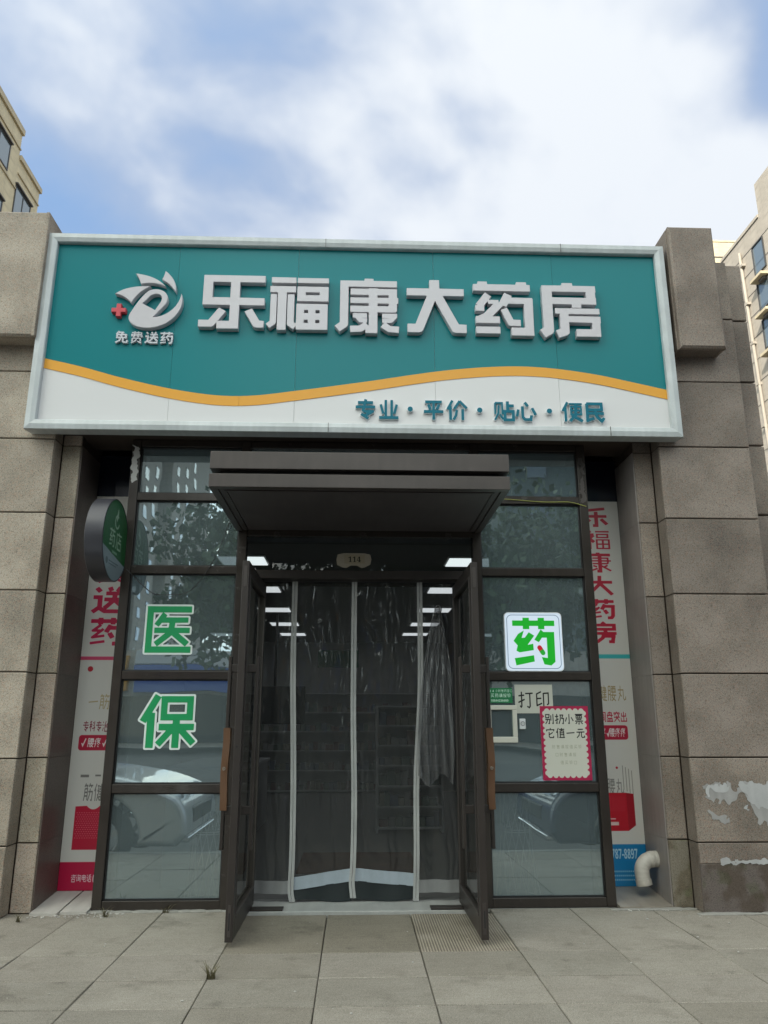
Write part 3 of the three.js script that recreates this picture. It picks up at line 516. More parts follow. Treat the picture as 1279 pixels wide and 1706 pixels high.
// two door leaves standing open towards the street
for (const s of [-1, 1]) {
  const d = grp('glass_door', shop); d.position.set(s * 0.885, 0, -0.03);
  const L = 1.17, X = 0.027, b = (y0, y1, z0, z1, x = X) => rbox(-x, x, y0, y1, z0, z1, 0.005);
  mesh('stile', b(0.035, 2.70, 0, 0.075), M.aluDoor, d); mesh('stile', b(0.035, 2.70, L - 0.08, L), M.aluDoor, d);
  mesh('rail', b(0.035, 0.17, 0.0755, L - 0.0805), M.aluDoor, d); mesh('rail', b(2.60, 2.70, 0.0755, L - 0.0805), M.aluDoor, d);
  mesh('glazing_bead', [0.026, -0.026].flatMap((x) => [rbox(x - 0.006, x + 0.006, 0.171, 0.186, 0.076, L - 0.081, 0.002), rbox(x - 0.006, x + 0.006, 2.585, 2.599, 0.076, L - 0.081, 0.002), rbox(x - 0.006, x + 0.006, 0.187, 2.584, 0.076, 0.09, 0.002), rbox(x - 0.006, x + 0.006, 0.187, 2.584, L - 0.095, L - 0.081, 0.002)]), M.aluGrey, d);
  const p = new THREE.PlaneGeometry(L - 0.155, 2.43).rotateY(Math.PI / 2); p.translate(0, 1.385, L / 2); mesh('pane', planarUV(p), M.glassDoor, d);
  mesh('lock_plate', box(-0.011, 0.011, 0.07, 0.27, L + 0.0005, L + 0.004), M.aluGrey, d);
  mesh('lock_slot', box(-0.004, 0.004, 0.11, 0.22, L + 0.0045, L + 0.006), M.gasket, d);
  mesh('lock_plate', box(-0.012, 0.012, 2.50, 2.66, L + 0.0005, L + 0.004), M.aluGrey, d);
  mesh('keyhole', new THREE.CylinderGeometry(0.008, 0.008, 0.004, 12).rotateX(Math.PI / 2).translate(0.004 * s, 1.32, L + 0.003), M.gasket, d);
  // pull handles on both faces; the outer one is wrapped in brown sheet
  for (const q of [s, -s]) {
    const h = grp('pull_handle', d), xo = q * 0.105;
    mesh('bar', rbox(xo - 0.012, xo + 0.012, 0.60, 1.98, L - 0.2, L - 0.135, 0.004), M.aluDoor, h);
    mesh('bracket', [1.86, 0.84].map((y) => rbox(Math.min(q * 0.0275, xo), Math.max(q * 0.0275, xo), y, y + 0.06, L - 0.195, L - 0.14, 0.004)), M.aluDoor, h);
    if (q === s) {
      const yb = 0.87, yt = 1.45;
      const prof = [[-0.046, 0], [0.04, -0.004], [0.044, 0.03], [-0.04, 0.034]];
      const g = new THREE.BoxGeometry(0.05, yt - yb, 0.08, 4, 16, 1); const pp = g.attributes.position;
      for (let i = 0; i < pp.count; i++) { const y = pp.getY(i); pp.setX(i, pp.getX(i) + 0.004 * Math.sin(y * 13 + s)); pp.setZ(i, pp.getZ(i) + 0.003 * Math.sin(y * 21)); }
      g.computeVertexNormals(); g.translate(xo, (yb + yt) / 2, L - 0.167);
      mesh('brown_wrap', planarUV(g.toNonIndexed()), M.brownWrap, h);
      mesh('wrap_knot', new THREE.TorusKnotGeometry(0.008, 0.0025, 30, 5).translate(xo + q * 0.003, 1.16, L - 0.124), M.plate, h);
    }
  }
}
for (const s of [-1, 1]) {
  const f = tag(mesh('floor_spring_cover', rbox(-0.16, 0.16, 0, 0.012, -0.06, 0.06, 0.003), M.aluDoor, scene), s < 0 ? 'dark metal floor spring cover at foot of the left open door' : 'dark metal floor spring cover at foot of the right open door', 'cover plate', 'floor spring covers');
  f.position.set(s * 0.76, 0.0225, 0.13);
}

// ================================================================ CANOPY
{
  const c = thing('entrance_canopy', 'dark grey metal box canopy above the pharmacy door', 'canopy', [0, 3.2, 0.05]);
  const f = (n, g, m) => mesh(n, g, m, c);
  f('fascia', [rbox(-1.15, 1.135, 0, 0.105, 1.34, 1.405, 0.004), rbox(-1.15, -1.09, 0, 0.105, 0, 1.339, 0.004), rbox(1.075, 1.135, 0, 0.105, 0, 1.339, 0.004)], M.aluGrey);
  f('soffit', box(-1.089, 1.074, 0.012, 0.03, 0, 1.339), M.canopyUnder);
  f('soffit_trim', [box(-1.05, 1.035, 0.006, 0.0115, 1.27, 1.285), box(-1.05, -1.035, 0.006, 0.0115, 0.02, 1.27), box(1.02, 1.035, 0.006, 0.0115, 0.02, 1.27)], M.aluDoor);
  f('gap_core', box(-1.08, 1.065, 0.106, 0.145, 0, 1.33), M.gasket);
  f('roof_slab', [rbox(-1.15, 1.135, 0.146, 0.285, 1.30, 1.40, 0.004), box(-1.149, 1.134, 0.147, 0.284, 0, 1.2995)], M.aluGrey);
}

// ================================================================ MAIN SIGN
const SZ = 0.405; // the sign's printed face
{
  const sg = thing('shop_sign', 'large teal and white pharmacy signboard with raised grey letters in a pale frame', 'sign', [0, 0, 0]);
  const x0 = -3.03, x1 = 2.98, y0 = 4.03, y1 = 6.05, b = 0.095;
  // mitred frame: each side is an outer lip sloping in to the panel
  const lip = (pts) => { const g = new THREE.BufferGeometry(), P = []; for (const q of pts) { const [a, c, d, e] = q; P.push(...a, ...c, ...d, ...a, ...d, ...e); } g.setAttribute('position', new THREE.Float32BufferAttribute(P, 3)); g.computeVertexNormals(); return planarUV(g, R(), R()); };
  const ring = (k) => [[x0 + k[0], y0 + k[0], k[1]], [x1 - k[0], y0 + k[0], k[1]], [x1 - k[0], y1 - k[0], k[1]], [x0 + k[0], y1 - k[0], k[1]]];
  const prof = [[0.012, 0.286], [0, 0.44], [0.004, 0.455], [0.05, 0.462], [b - 0.006, 0.452], [b, 0.444], [b, SZ - 0.01]].map(ring);
  for (let k = 0; k < 4; k++) {
    const n = (k + 1) % 4, q = []; for (let i = 0; i < prof.length - 1; i++) q.push([prof[i][k], prof[i][n], prof[i + 1][n], prof[i + 1][k]]);
    const m = mesh('frame_side', lip(q), M.signFrame, sg);
  }
  for (const [x, h] of [[-0.36, 1], [-0.3, 0], [1.95, 1], [2.3, 0]]) mesh('frame_joint', box(x - 0.002, x + 0.002, h ? y1 - 0.093 : y0 + 0.004, h ? y1 - 0.004 : y0 + 0.093, 0.455, 0.4628), M.aluGrey, sg);
  mesh('back_box', box(x0 + 0.02, x1 - 0.02, y0 + 0.02, y1 - 0.02, 0.287, SZ - 0.012), M.signWhite, sg);
  // wave line
  const top = new THREE.CatmullRomCurve3([[-2.95, 4.745], [-2.6, 4.665], [-2.22, 4.56], [-1.7, 4.445], [-1.3, 4.395], [-1.0, 4.40], [-0.6, 4.455], [0, 4.55], [0.8, 4.685], [1.35, 4.735], [1.72, 4.73], [2.2, 4.67], [2.6, 4.585], [2.91, 4.515]].map((p) => new THREE.Vector3(p[0], p[1], 0)));
  const wy = (x) => { let lo = 0, hi = 1; for (let i = 0; i < 40; i++) { const m = (lo + hi) / 2; if (top.getPoint(m).x < x) lo = m; else hi = m; } return top.getPoint(lo).y; };
  const xs = (a, c) => { const o = []; const n = Math.max(4, Math.round((c - a) / 0.05)); for (let i = 0; i <= n; i++) o.push(mix(a, c, i / n)); return o; };
  const strip = (a, c, up, dn, z, t) => { const q = xs(a, c), s = new THREE.Shape([...q.map((x) => new THREE.Vector2(x, up(x))), ...q.reverse().map((x) => new THREE.Vector2(x, dn(x)))]); const g = new THREE.ExtrudeGeometry(s, { depth: t, bevelEnabled: false, curveSegments: 1 }); g.translate(0, 0, z); return planarUV(g, R() * 3, R() * 3); };
  const xa = x0 + b - 0.004, xb = x1 - b + 0.004, ya = y0 + b - 0.004, yb = y1 - b + 0.004;
  const cuts = [xa, -1.77, -0.62, 0.69, 1.86, xb];
  for (let i = 0; i < cuts.length - 1; i++) {
    const a = cuts[i] + (i ? 0.0012 : 0), c = cuts[i + 1] - (i < cuts.length - 2 ? 0.0012 : 0), dz = (i % 2) * 0.0012;
    mesh('teal_panel', strip(a, c, () => yb, (x) => wy(x) - 0.002, SZ - 0.0115, 0.0105 + dz), i % 2 ? M.signTealB : M.signTeal, sg);
    mesh('white_panel', strip(a, c, (x) => wy(x) - 0.093, () => ya, SZ - 0.0115, 0.0105 + dz), M.signWhite, sg);
  }
  for (const [a, c] of [[xa, -1.13], [-1.128, xb]]) mesh('orange_band', strip(a, c, (x) => wy(x) + 0.002, (x) => wy(x) - 0.095, SZ - 0.011, 0.0155), M.signOrange, sg);
  // raised lettering
  const LZ = SZ + 0.001;
  [['LE', -1.54], ['FU', -0.89], ['KANG', -0.235], ['DA', 0.425], ['YAO', 1.065], ['FANG', 1.72]].forEach(([ch, x], i) => {
    const g = letterGeo(ch, x, 5.605 + [0.015, 0.005, 0, 0.005, -0.002, -0.004][i], LZ, [0.615, 0.575, 0.58, 0.57, 0.585, 0.575][i], 0.575, 0.062, { bevel: 0.003, n: 170 });
    mesh('letter', g, M.letter, sg);
  });
  ['免', '费', '送', '药'].forEach((ch, i) => mesh('letter', letterGeo(ch, -2.31 + i * 0.139, 5.025, LZ, 0.125, 0.125, 0.028, { stroke: 12.5, n: 100 }), M.letterSmall, sg));
  const sub = [['专', -0.06], ['业', 0.155], ['平', 0.57], ['价', 0.785], ['贴', 1.225], ['心', 1.43], ['便', 1.865], ['民', 2.075]];
  for (const [ch, x] of sub) {
    mesh('letter_edge', letterGeo(ch, x, 4.375, LZ, 0.195, 0.2, 0.024, { stroke: 14, off: 1.0, n: 100 }), M.letterEdge, sg);
    mesh('letter', letterGeo(ch, x, 4.375, LZ + 0.0245, 0.195, 0.2, 0.004, { stroke: 14, n: 100 }), M.letterTeal, sg);
  }
  for (const x of [0.45, 1.095, 1.745]) { mesh('dot_edge', new THREE.CylinderGeometry(0.029, 0.029, 0.034, 20).rotateX(Math.PI / 2).translate(x, 4.277, LZ + 0.017), M.letterEdge, sg); mesh('dot', new THREE.CylinderGeometry(0.024, 0.024, 0.004, 20).rotateX(Math.PI / 2).translate(x, 4.277, LZ + 0.0365), M.letterTeal, sg); }
  // emblem: capsule, sweeping ring, three leaves and a small cross; points in a 100 x 93 box at the emblem's corner
  const ex = -2.365, ey = 5.655, ek = 0.0067;
  const emb = (name, draw, depth, mat) => { const s = draw(new THREE.Shape()); const g = new THREE.ExtrudeGeometry(s, { depth, bevelEnabled: true, bevelThickness: 0.004, bevelSize: 0.004, bevelOffset: -0.004, bevelSegments: 1, curveSegments: 16 }); g.translate(ex, ey, LZ); mesh(name, g, mat, sg); };
  const P = (x, y) => [x * ek, -y * ek], mv = (s, x, y) => s.moveTo(...P(x, y)), qd = (s, a, c, x, y) => s.quadraticCurveTo(...P(a, c), ...P(x, y)), cb = (s, a, c, d, e, x, y) => s.bezierCurveTo(...P(a, c), ...P(d, e), ...P(x, y)), ln = (s, x, y) => s.lineTo(...P(x, y));
  emb('emblem_leaf', (s) => { mv(s, 4, 38); qd(s, 20, 24, 53, 25); qd(s, 36, 34, 28, 52); qd(s, 18, 40, 4, 38); return s; }, 0.05, M.letter);
  emb('emblem_leaf', (s) => { mv(s, 30, 5); qd(s, 60, 8, 74, 25); qd(s, 56, 17, 39, 22); qd(s, 36, 12, 30, 5); return s; }, 0.05, M.letter);
  emb('emblem_leaf', (s) => { mv(s, 72, 0); qd(s, 90, 14, 89, 34); qd(s, 80, 20, 68, 14); qd(s, 71, 8, 72, 0); return s; }, 0.05, M.letter);
  emb('emblem_ring', (s) => {
    mv(s, 28, 68); cb(s, 22, 80, 32, 92, 56, 91); cb(s, 88, 88, 106, 58, 97, 36); cb(s, 95, 58, 78, 73, 60, 74);
    ln(s, 76, 54); cb(s, 84, 40, 72, 26, 54, 31); qd(s, 44, 35, 28, 68);
    const h = new THREE.Path(); h.moveTo(...P(44, 53)); h.lineTo(...P(54, 41)); h.bezierCurveTo(...P(62, 34), ...P(74, 38), ...P(69, 50)); h.lineTo(...P(62, 63)); h.lineTo(...P(44, 53)); s.holes.push(h); return s;
  }, 0.055, M.letter);
  emb('emblem_cross', (s) => { const a = 11, c = 63, t = 3.3, r = 10; mv(s, a - t, c - r); [[a + t, c - r], [a + t, c - t], [a + r, c - t], [a + r, c + t], [a + t, c + t], [a + t, c + r], [a - t, c + r], [a - t, c + t], [a - r, c + t], [a - r, c - t], [a - t, c - t]].forEach((q) => ln(s, ...q)); return s; }, 0.045, M.red);
}

// ================================================================ HANGING ROUND SIGN
{
  const h = thing('round_sign', 'round dark drum sign with green pharmacy face projecting from the left window post', 'sign', [-2.22, 3.03, 0.36]);
  const r = 0.365;
  const prof = [[0, -0.078], [r - 0.006, -0.078], [r, -0.072], [r, 0.072], [r - 0.008, 0.078], [r - 0.008, 0.07], [0, 0.07]].map((p) => new THREE.Vector2(...p));
  mesh('drum', new THREE.LatheGeometry(prof, 64).rotateZ(-Math.PI / 2), M.drum, h);
  const face = canvasTex(512, 512, (c) => {
    c.fillStyle = '#0b5426'; c.fillRect(0, 0, 512, 512);
    c.fillStyle = '#7d8b92'; c.beginPath(); c.moveTo(0, 322); c.lineTo(512, 392); c.lineTo(512, 512); c.lineTo(0, 512); c.fill();
    c.fillStyle = '#8fa892'; printText(c, '药店', 130, 190, 112, 120, 24, 10);
    c.save(); c.translate(262, 110); c.beginPath(); c.arc(0, 26, 40, 0.2, 5.4); c.lineWidth = 13; c.strokeStyle = '#8fa892'; c.stroke(); c.beginPath(); c.moveTo(-10, 30); c.quadraticCurveTo(-30, -20, 6, -64); c.quadraticCurveTo(30, -20, -10, 30); c.fill(); c.restore();
    c.fillStyle = '#6d9076'; c.fillRect(205, 330, 100, 16);
    c.fillStyle = '#4a5a60'; c.beginPath(); c.arc(120, 408, 22, 0, 7); c.fill(); c.fillRect(160, 398, 190, 8); c.fillRect(160, 416, 150, 7);
  });
  for (const q of [1]) { const d = new THREE.CircleGeometry(r - 0.012, 56); d.rotateY((q * Math.PI) / 2); d.translate(q * 0.0725, 0, 0); mesh('face', d, std(C(1, 1, 1), { map: face, roughness: 0.3 }), h); }
  mesh('bracket', [rod([0, 0.12, -0.36], [0, 0.12, -0.3], 0.018), rod([0, -0.12, -0.36], [0, -0.12, -0.3], 0.018), rbox(-0.03, 0.115, -0.18, 0.18, -0.372, -0.352, 0.003)], M.drum, h);
}
// ================================================================ BANNERS IN THE RECESSES
function banner(s, label) {
  const W = 512, H = 2867, k = 800; // pixels per metre
  const t = canvasTex(366, 2048, (c) => {
    c.scale(366 / W, 2048 / H);
    const g = (y) => H - (y - 0.07) * k; // height above ground to canvas
    c.fillStyle = '#d9d6d0'; c.fillRect(0, 0, W, H);
    if (s > 0) {
      // right edge of the canvas is the wall side; visible columns start near x = 230
      c.fillStyle = '#c01a3a'; printText(c, '乐福康大药房', 214, g(3.585), 214, 160, 25, 14, true);
      c.fillStyle = '#3fb6b8'; c.fillRect(0, g(2.12), W, 32);
      c.fillStyle = '#a8946a'; printText(c, '筋健腰丸', 170, g(1.83), 66, 120, 8, 8);
      c.fillStyle = '#b8193a'; printText(c, '腰椎间盘突出', 138, g(1.585), 49, 76, 4, 11);
      c.fillStyle = '#b81e3e'; c.beginPath(); c.roundRect(-30, g(1.46), 480, 104, 22); c.fill();
      c.fillStyle = '#eee6e4'; printText(c, '腰疼', 190, g(1.435), 44, 64, 4, 11); printText(c, '腰腿疼', 330, g(1.435), 0.01, 0.01, 0); printText(c, '腰疼疼', 312, g(1.435), 38, 64, 3, 11);
      c.strokeStyle = '#eee6e4'; c.lineWidth = 8; for (const x of [150, 290]) { c.beginPath(); c.moveTo(x, g(1.39)); c.lineTo(x + 8, g(1.365)); c.lineTo(x + 26, g(1.43)); c.stroke(); }
      c.fillStyle = '#8d8a86'; printText(c, '健腰丸', 200, g(0.99), 58, 116, 6, 9);
      c.fillStyle = '#b3202f'; c.beginPath(); c.arc(345, g(1.08), 9, 0, 7); c.fill();
      c.fillStyle = '#8f8a80'; for (let i = 0; i < 4; i++) c.fillRect(385 + i * 22, g(1.1) + i * 12, 5, 170);
      c.fillStyle = '#c2152b'; c.fillRect(120, g(0.86), 280, 262); c.fillStyle = '#a51226'; c.beginPath(); c.moveTo(400, g(0.86)); c.lineTo(455, g(0.85)); c.lineTo(455, g(0.58)); c.lineTo(400, g(0.86) + 262); c.fill();
      c.fillStyle = '#d44a58'; for (let j = 0; j < 9; j++) for (let i = 0; i < 15; i++) c.fillRect(136 + i * 17 + (j % 2) * 8, g(0.83) + j * 12, 6, 5);
      c.fillStyle = '#e6c9c6'; c.fillRect(190, g(0.64), 120, 7); c.fillRect(250, g(0.61), 80, 24);
      c.fillStyle = '#157fb8'; c.fillRect(0, g(0.42), W, 400);
      c.fillStyle = '#b9d9ea'; c.font = 'bold 74px sans-serif'; c.save(); c.translate(118, g(0.30)); c.scale(0.62, 1.25); c.fillText('0431-8787-8897', 0, 0); c.restore();
      for (let i = 0; i < 3; i++) { c.fillStyle = 'rgba(185,217,234,0.75)'; for (let x = 150; x < 430; x += 15) c.fillRect(x, g(0.2 - i * 0.035), 10, 10); }
    } else {
      c.fillStyle = '#c4154a'; printText(c, '费送药', 40, g(3.05), 260, 212, 26, 14, true);
      c.fillStyle = '#d2486e'; c.fillRect(0, g(2.085), W, 26); c.fillStyle = '#b3202f'; c.beginPath(); c.arc(80, g(1.97), 20, 0, 7); c.fill();
      c.fillStyle = '#b9a77e'; printText(c, '一筋健腰丸', 88, g(1.74), 74, 112, 8, 8);
      c.fillStyle = '#8a3040'; printText(c, '专科专治', 66, g(1.50), 44, 76, 3, 10); c.fillStyle = '#b8193a'; printText(c, '腰椎间盘突出', 256, g(1.50), 50, 80, 3, 12);
      c.fillStyle = '#b81e3e'; c.beginPath(); c.roundRect(46, g(1.375), 520, 108, 22); c.fill();
      c.fillStyle = '#eee6e4'; printText(c, '腰疼', 112, g(1.35), 46, 66, 4, 11); printText(c, '腰疼', 262, g(1.35), 46, 66, 4, 11);
      c.strokeStyle = '#eee6e4'; c.lineWidth = 8; for (const x of [70, 222, 376]) { c.beginPath(); c.moveTo(x, g(1.305)); c.lineTo(x + 8, g(1.28)); c.lineTo(x + 28, g(1.345)); c.stroke(); }
      c.fillStyle = '#7d7a76'; printText(c, '筋健腰丸', 118, g(0.955), 66, 122, 8, 9); c.fillRect(85, g(1.03), 60, 18); c.fillRect(190, g(1.03), 40, 12);
      c.fillStyle = '#c11a3c'; c.beginPath(); c.moveTo(70, g(0.76)); c.lineTo(150, g(0.765)); c.quadraticCurveTo(200, g(0.70), 250, g(0.775)); c.lineTo(512, g(0.79)); c.lineTo(512, g(0.40)); c.lineTo(70, g(0.40)); c.fill();
      c.fillStyle = '#dd6f80'; for (let j = 0; j < 13; j++) for (let i = 0; i < 24; i++) c.fillRect(82 + i * 17 + (j % 2) * 8, g(0.71) + j * 14, 8, 5);
      c.fillStyle = '#eed8d6'; c.fillRect(250, g(0.47), 200, 26);
      c.fillStyle = '#c01546'; c.fillRect(0, g(0.30), W, 400);
      c.fillStyle = '#ecd9df'; printText(c, '咨询电话', 86, g(0.20), 34, 50, 2, 11); c.font = 'bold 62px sans-serif'; c.save(); c.translate(236, g(0.135)); c.scale(0.6, 1.15); c.fillText('0431-8787-8897', 0, 0); c.restore();
    }
  });
  const b = thing('wall_banner', label, 'banner', [s * 2.295, 0, -0.437], 'banners beside the shop window');
  const [bx0, bx1] = s > 0 ? [-0.125, 0.32] : [-0.32, 0.125], gr = board(bx0, bx1, 0.07, 3.655, 0, 0.02);
  const bu = gr[0].attributes.uv; for (let i = 0; i < bu.count; i++) bu.setX(i, (mix(bx0, bx1, bu.getX(i)) + 0.32) / 0.64);
  mesh('board', gr[1], M.white, b); mesh('print', gr[0], std(C(0.95, 0.95, 0.95), { map: t, roughness: 0.35 }), b);
}
banner(-1, 'narrow white and crimson advertising banner standing left of the shop window');
banner(1, 'narrow white banner with red shop name and blue foot right of the shop window');
tag(mesh('threshold_slab', [box(-2.617, -2.4, -0.06, 0.0, -0.43, 0.16), box(-2.385, -2.175, -0.06, 0.0, -0.43, 0.13)].map((g) => g.rotateX(0.085).translate(0, 0.03, 0)), M.slabWhite, scene), 'cracked white stained sill slabs below the left banner', 'sill');
tag(mesh('recess_plate', box(2.175, 2.617, -0.03, 0.0, -0.43, 0.12).rotateX(0.09).translate(0, 0.03, 0), M.plate, scene), 'dull sloping metal plate on the ground below the right banner', 'metal plate');

// ================================================================ STICKERS, NOTICES AND LIGHT BOX ON THE GLASS
for (const [ch, x, y, w, h, label] of [['医', -1.93, 2.515, 0.44, 0.44, 'big green sticker character with white edge, upper one on the left window'], ['保', -1.90, 1.725, 0.47, 0.46, 'big green sticker character with white edge, lower one on the left window']]) {
  const s = thing('window_sticker', label, 'sticker', [x, y, 0.0], 'green character stickers on the left window');
  mesh('white_backing', letterGeo(ch, 0, 0, 0.003, w, h, 0.0012, { stroke: 12, off: 3.6, n: 120 }), M.vinylWhite, s);
  mesh('green_character', letterGeo(ch, 0, 0, 0.0044, w, h, 0.0012, { stroke: 12, n: 130 }), M.vinylGreen, s);
}
{
  const b = thing('light_box', 'glowing white light box with a green medicine character in the right window', 'light box', [1.583, 2.195, 0.003]);
  const w = 0.53, h = 0.53;
  const rr = (k, r) => { const s = new THREE.Shape(), a = w / 2 - k, c = h / 2 - k; s.moveTo(-a + r, -c); s.lineTo(a - r, -c); s.quadraticCurveTo(a, -c, a, -c + r); s.lineTo(a, c - r); s.quadraticCurveTo(a, c, a - r, c); s.lineTo(-a + r, c); s.quadraticCurveTo(-a, c, -a, c - r); s.lineTo(-a, -c + r); s.quadraticCurveTo(-a, -c, -a + r, -c); return s; };
  mesh('case', new THREE.ExtrudeGeometry(rr(0, 0.045), { depth: 0.035, bevelEnabled: false, curveSegments: 8 }), M.white, b);
  const t = canvasTex(512, 512, (c) => {
    c.fillStyle = '#e9f4ff'; c.fillRect(0, 0, 512, 512);
    c.strokeStyle = '#57718c'; c.lineWidth = 5; c.beginPath(); c.roundRect(24, 24, 464, 464, 44); c.stroke();
    c.fillStyle = '#20b62e';
    const S = [[72, 72, 446, 120], [165, 48, 222, 148], [300, 48, 356, 148]]; for (const [a, d, e, f] of S) c.fillRect(a, d, e - a, f - d);
    const poly = (...p) => { c.beginPath(); p.forEach((q, i) => (i ? c.lineTo(...q) : c.moveTo(...q))); c.closePath(); c.fill(); };
    poly([172, 160], [120, 190], [78, 250], [112, 290], [100, 336], [128, 350], [252, 330], [250, 275], [200, 285], [262, 205], [215, 175], [178, 222], [150, 225]);
    poly([82, 400], [252, 374], [256, 428], [94, 462]);
    poly([322, 150], [262, 240], [300, 262], [330, 222], [372, 222], [372, 398], [320, 390], [340, 452], [400, 462], [438, 430], [440, 172], [345, 172]);
    c.save(); c.translate(318, 330); c.rotate(-0.55); c.fillStyle = '#d02030'; c.beginPath(); c.roundRect(-20, -46, 40, 92, 20); c.fill(); c.fillStyle = '#2fae3a'; c.fillRect(-20, 0, 40, 30); c.beginPath(); c.arc(0, 28, 20, 0, 3.15); c.fill(); c.restore();
  });
  const f = new THREE.ShapeGeometry(rr(0.006, 0.04), 8); const p = f.attributes.position, uv = f.attributes.uv; for (let i = 0; i < p.count; i++) uv.setXY(i, p.getX(i) / w + 0.5, p.getY(i) / h + 0.5);
  f.translate(0, 0, 0.0362);
  mesh('glowing_face', f, std(C(0.05, 0.05, 0.05), { map: t, emissive: C(0.9, 0.97, 1), emissiveMap: t, emissiveIntensity: 0.62, roughness: 0.3 }), b);
  const l = new THREE.RectAreaLight(C(0.75, 1, 0.85), 0.9, w, h); l.position.set(0, 0, 0.039); l.lookAt(0, 0, 1); b.add(l); l.rotation.set(0, Math.PI, 0);
}
function notice(name, label, cat, x0, x1, y0, y1, z, tex, rough = 0.6) { const b = thing(name, label, cat, [0, 0, 0]); const g = board(x0, x1, y0, y1, z, 0.002); mesh('sheet', g[1], M.white, b); mesh('print', g[0], std(C(0.92, 0.92, 0.92), { map: tex, roughness: rough }), b); return b; }
notice('notice_sheet', 'grey white sheet with two black print shop characters on the right window', 'notice', 1.395, 1.735, 1.565, 1.815, 0.004, canvasTex(512, 376, (c) => { c.fillStyle = '#c9c9bd'; c.fillRect(0, 0, 512, 376); c.fillStyle = '#15140f'; printText(c, '打印', 40, 84, 208, 228, 18, 8.5); }));
notice('green_notice', 'small green notice with white lettering above the service hatch', 'notice', 1.14, 1.372, 1.655, 1.785, 0.004, canvasTex(512, 288, (c) => { c.fillStyle = '#127a46'; c.fillRect(0, 0, 512, 288); c.fillStyle = '#cfe6d6'; printText(c, '24小时售药窗口', 62, 26, 50, 56, 8, 9); printText(c, '买药请按铃', 84, 106, 70, 76, 12, 11); c.font = 'bold 58px sans-serif'; c.fillText('18844236600', 80, 262); }));
{ // hand-written notice with a scalloped pink border
  const t = canvasTex(512, 760, (c) => {
    c.fillStyle = '#b3154a'; c.fillRect(0, 0, 512, 760);
    c.fillStyle = '#d4d3c6'; c.beginPath(); c.rect(44, 44, 424, 672); c.fill();
    for (let i = 0; i < 7; i++) for (const y of [46, 714]) { c.beginPath(); c.ellipse(74 + i * 60.5, y, 25, 22, 0, 0, 7); c.fill(); }
    for (let i = 0; i < 11; i++) for (const x of [46, 466]) { c.beginPath(); c.ellipse(x, 76 + i * 61, 22, 25, 0, 0, 7); c.fill(); }
    c.fillStyle = '#1a1c1a'; printText(c, '别扔小票', 50, 78, 96, 112, 8, 10.5); printText(c, '它值一元', 54, 226, 92, 108, 14, 10.5);
    c.fillStyle = '#a9aa94'; let k = 0; for (const [n, x, y] of [[7, 110, 400], [5, 140, 480], [4, 190, 560]]) for (let i = 0; i < n; i++) { const ch = '时售请按值买铃口'[k++ % 8]; printText(c, ch, x + i * 46, y, 34, 40, 0, 9); }
  });
  notice('handwritten_notice', 'hand lettered notice with scalloped crimson border on the right window', 'notice', 1.612, 2.045, 1.0, 1.628, 0.0065, t);
}
{
  const h = thing('service_hatch', 'cream framed pass through hatch low in the right window', 'hatch', [1.27, 1.48, -0.008]);
  mesh('frame', [rbox(-0.135, 0.135, 0.115, 0.155, -0.02, 0.03, 0.006), rbox(-0.135, 0.135, -0.165, -0.115, -0.02, 0.03, 0.006), rbox(-0.135, -0.095, -0.1145, 0.1145, -0.02, 0.03, 0.006), rbox(0.095, 0.135, -0.1145, 0.1145, -0.02, 0.03, 0.006)], std(C(0.62, 0.60, 0.52), { roughness: 0.5 }), h);
  mesh('sliding_pane', box(-0.094, 0.094, -0.114, 0.114, -0.012, -0.008), std(C(0.12, 0.11, 0.11), { roughness: 0.15 }), h);
  const d = thing('door_bell', 'small white door bell button beside the service hatch', 'bell', [1.452, 1.475, 0.001]);
  mesh('plate', rbox(-0.026, 0.026, -0.045, 0.045, 0, 0.022, 0.006), M.white, d); mesh('button', new THREE.CylinderGeometry(0.016, 0.016, 0.008, 20).rotateX(Math.PI / 2).translate(0, 0.002, 0.0245), M.cabinet, d); mesh('button_ring', new THREE.TorusGeometry(0.0175, 0.0022, 6, 24).translate(0, 0.002, 0.024), M.black, d);
  const p = thing('number_plaque', 'old bronze house number plaque 114 above the door', 'plaque', [-0.055, 2.935, 0.012]);
  const oval = new THREE.Shape(); [[-0.155, -0.04], [-0.16, 0.01], [-0.15, 0.055], [-0.10, 0.068], [0.10, 0.068], [0.15, 0.055], [0.16, 0.01], [0.15, -0.035], [0.10, -0.062], [0.07, -0.068], [0.03, -0.045], [-0.03, -0.045], [-0.07, -0.068], [-0.11, -0.062]].forEach((q, i) => (i ? oval.lineTo(...q) : oval.moveTo(...q)));
  mesh('plate', new THREE.ExtrudeGeometry(oval, { depth: 0.006, bevelEnabled: true, bevelSize: 0.002, bevelThickness: 0.002, bevelSegments: 1 }), std(C(0.36, 0.31, 0.24), { roughness: 0.5 }), p);
  const num = canvasTex(256, 110, (c) => { c.fillStyle = '#9c917c'; c.fillRect(0, 0, 256, 110); c.fillStyle = '#12100c'; c.font = 'bold 96px serif'; c.textAlign = 'center'; c.fillText('114', 128, 90); });
  mesh('digits', new THREE.PlaneGeometry(0.19, 0.082).translate(0.005, 0.012, 0.0092), std(C(1, 1, 1), { map: num, roughness: 0.5 }), p);
}
